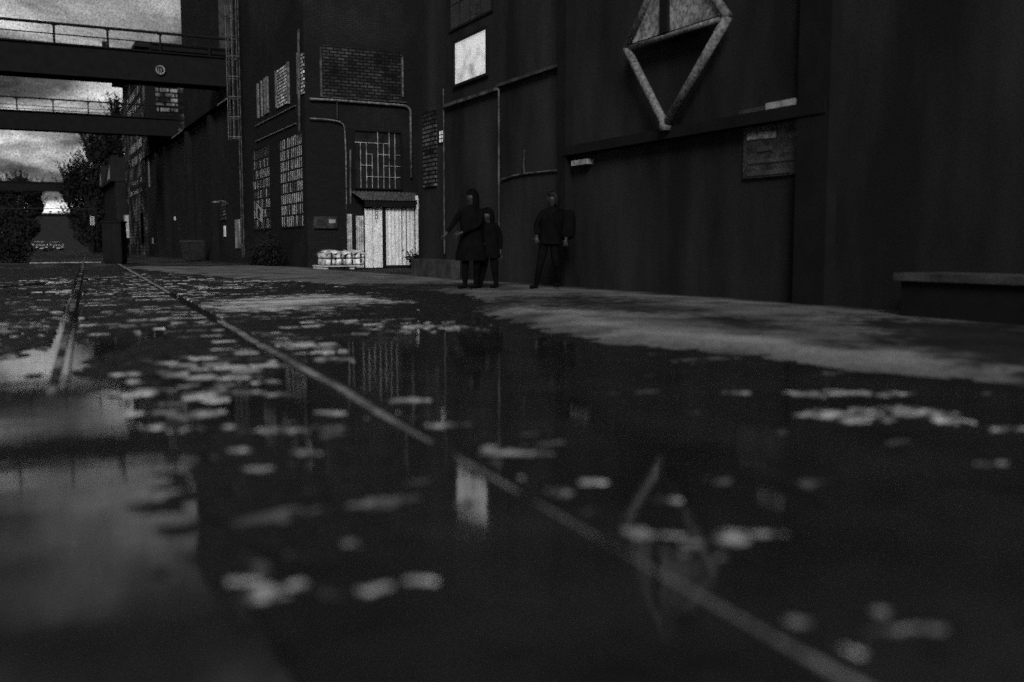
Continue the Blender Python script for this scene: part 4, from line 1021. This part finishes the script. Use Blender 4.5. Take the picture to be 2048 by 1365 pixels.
    loc_build(hr, 'hair' if not hood else 'hood', M_hair if not hood else M_cloth)
    if coat:
        ct = MB(); n = 20; vs_ = []
        for (z_, cx_, cy_, ra, rb) in coat:
            for i in range(n):
                a_ = 2*math.pi*i/n; rp = 1+.05*math.sin(a_*5+z_*7)*(1 if z_ < .9 else .3)
                vs_.append(Vector((cx_+ra*rp*math.cos(a_), cy_+rb*rp*math.sin(a_), z_))*scale)
        k_ = len(coat); ct.add(vs_, [(j*n+i, j*n+(i+1)%n, (j+1)*n+(i+1)%n, (j+1)*n+i) for j in range(k_-1) for i in range(n)])
        loc_build(ct, 'coat', M_cloth)
    return root
A = dict(pelvis=(0,0,.92), chest=(-.01,0,1.24), neck=(-.01,-.01,1.44), head=(-.015,-.04,1.575), look=(-.85,-.5,-.25), hair=2.4,
 shL=(-.18,-.02,1.36), elL=(-.33,-.06,1.12), wrL=(-.44,-.16,.96), shR=(.17,.0,1.36), elR=(.12,-.16,1.1), wrR=(-.18,-.24,.97),
 hipL=(-.10,0,.86), knL=(-.12,-.03,.48), anL=(-.13,.0,.09), hipR=(.09,0,.86), knR=(.08,-.02,.48), anR=(.06,.04,.09))
person('tall person in a long black coat looking down, hands held before them', 945, 583, A,
       coat=[(1.44,-.01,0,.085,.08),(1.38,-.01,0,.19,.12),(1.22,-.01,0,.215,.15),(1.0,-.01,0,.19,.15),(.8,0,0,.23,.18),(.62,-.02,0,.26,.2),(.5,-.02,0,.27,.2)], hood=True)
B = dict(pelvis=(0,0,.72), chest=(0,0,1.0), neck=(-.02,0,1.16), head=(-.045,-.02,1.27), look=(-.7,-.7,-.1), hair=1.6,
 shL=(-.13,0,1.09), elL=(-.17,-.03,.88), wrL=(-.12,-.13,.82), shR=(.13,0,1.09), elR=(.20,.0,.86), wrR=(.19,-.03,.66),
 hipL=(-.075,0,.68), knL=(-.10,-.04,.38), anL=(-.16,.03,.09), hipR=(.075,0,.68), knR=(.09,-.03,.38), anR=(.12,-.02,.09))
person('shorter person in a dark hooded jacket close beside the tall one', 979, 582, B,
       coat=[(1.16,-.02,0,.07,.07),(1.11,0,0,.15,.1),(.98,0,0,.175,.13),(.8,0,0,.175,.14),(.62,0,0,.2,.16),(.54,0,0,.205,.16)], hood=True)
Cc = dict(pelvis=(.06,0,.90), chest=(.10,-.02,1.22), neck=(.11,-.04,1.42), head=(.10,-.08,1.55), look=(-.8,-.6,0), hair=1.0,
 shL=(-.08,-.04,1.33), elL=(-.18,-.08,1.08), wrL=(-.17,-.2,.9), shR=(.28,.02,1.33), elR=(.36,.06,1.06), wrR=(.34,-.06,.86),
 hipL=(-.02,0,.84), knL=(-.10,-.12,.47), anL=(-.17,-.02,.09), hipR=(.13,0,.84), knR=(.17,-.05,.47), anR=(.24,.12,.12))
pc = person('blurred person in black striding left along the wall wearing a pack', 1092, 583, Cc,
       coat=[(1.42,.11,-.04,.08,.08),(1.36,.1,-.02,.2,.13),(1.2,.1,-.01,.225,.16),(1.0,.08,0,.2,.16),(.78,.06,0,.21,.17)], hood=False)
bpk = thing('backpack', 'bulky black backpack on the back of the striding person', 'backpack', tuple(pc.location+Vector((0,0,1.0))), -YAW)
Mw = parent_world(bpk); b_ = bmesh.new(); bmesh.ops.create_cube(b_, size=1); bmesh.ops.subdivide_edges(b_, edges=b_.edges[:], cuts=4, use_grid_fill=True)
for v_ in b_.verts:
    c_ = v_.co.copy(); k_ = sum((abs(q)*2)**4 for q in c_); v_.co = c_/(max(k_, 1)**.25)*1.0; v_.co = Vector((v_.co.x*.30+.36, v_.co.y*.32+.10, v_.co.z*.52+.12))
me = bpy.data.meshes.new('pack_body'); b_.to_mesh(me); b_.free(); me.materials.append(M_cloth); me.polygons.foreach_set('use_smooth', [True]*len(me.polygons))
o = bpy.data.objects.new('pack_body', me); C.objects.link(o); o.parent = bpk
mb = MB(); mb.tube([(.3,-.02,.36),(.2,-.12,.38),(.12,-.18,.3),(.15,-.16,.1),(.28,-.02,-.08)], .02, 6); mb.v = [tuple(Mw @ Vector(p_)) for p_ in mb.v]; mb.build('strap', M_cloth, bpk)
Dd = dict(pelvis=(0,0,.90), chest=(0,0,1.22), neck=(0,0,1.42), head=(.0,-.02,1.55), look=(-.3,-.9,0), hair=1.2,
 shL=(-.18,0,1.33), elL=(-.25,-.02,1.06), wrL=(-.24,-.1,.84), shR=(.18,0,1.33), elR=(.25,.02,1.06), wrR=(.25,-.06,.84),
 hipL=(-.09,0,.84), knL=(-.10,-.05,.47), anL=(-.11,.0,.09), hipR=(.09,0,.84), knR=(.12,.0,.47), anR=(.16,.05,.09))
xx, yy = at(251, 70)
dp = person('tiny distant walker in pale edged clothes beside the steel cabinet', 251, 515, Dd, coat=[(1.42,0,0,.08,.08),(1.36,0,0,.19,.12),(1.2,0,0,.2,.14),(.9,0,0,.2,.15),(.75,0,0,.21,.16)], hood=False)
dp.location = (xx, yy, 0)
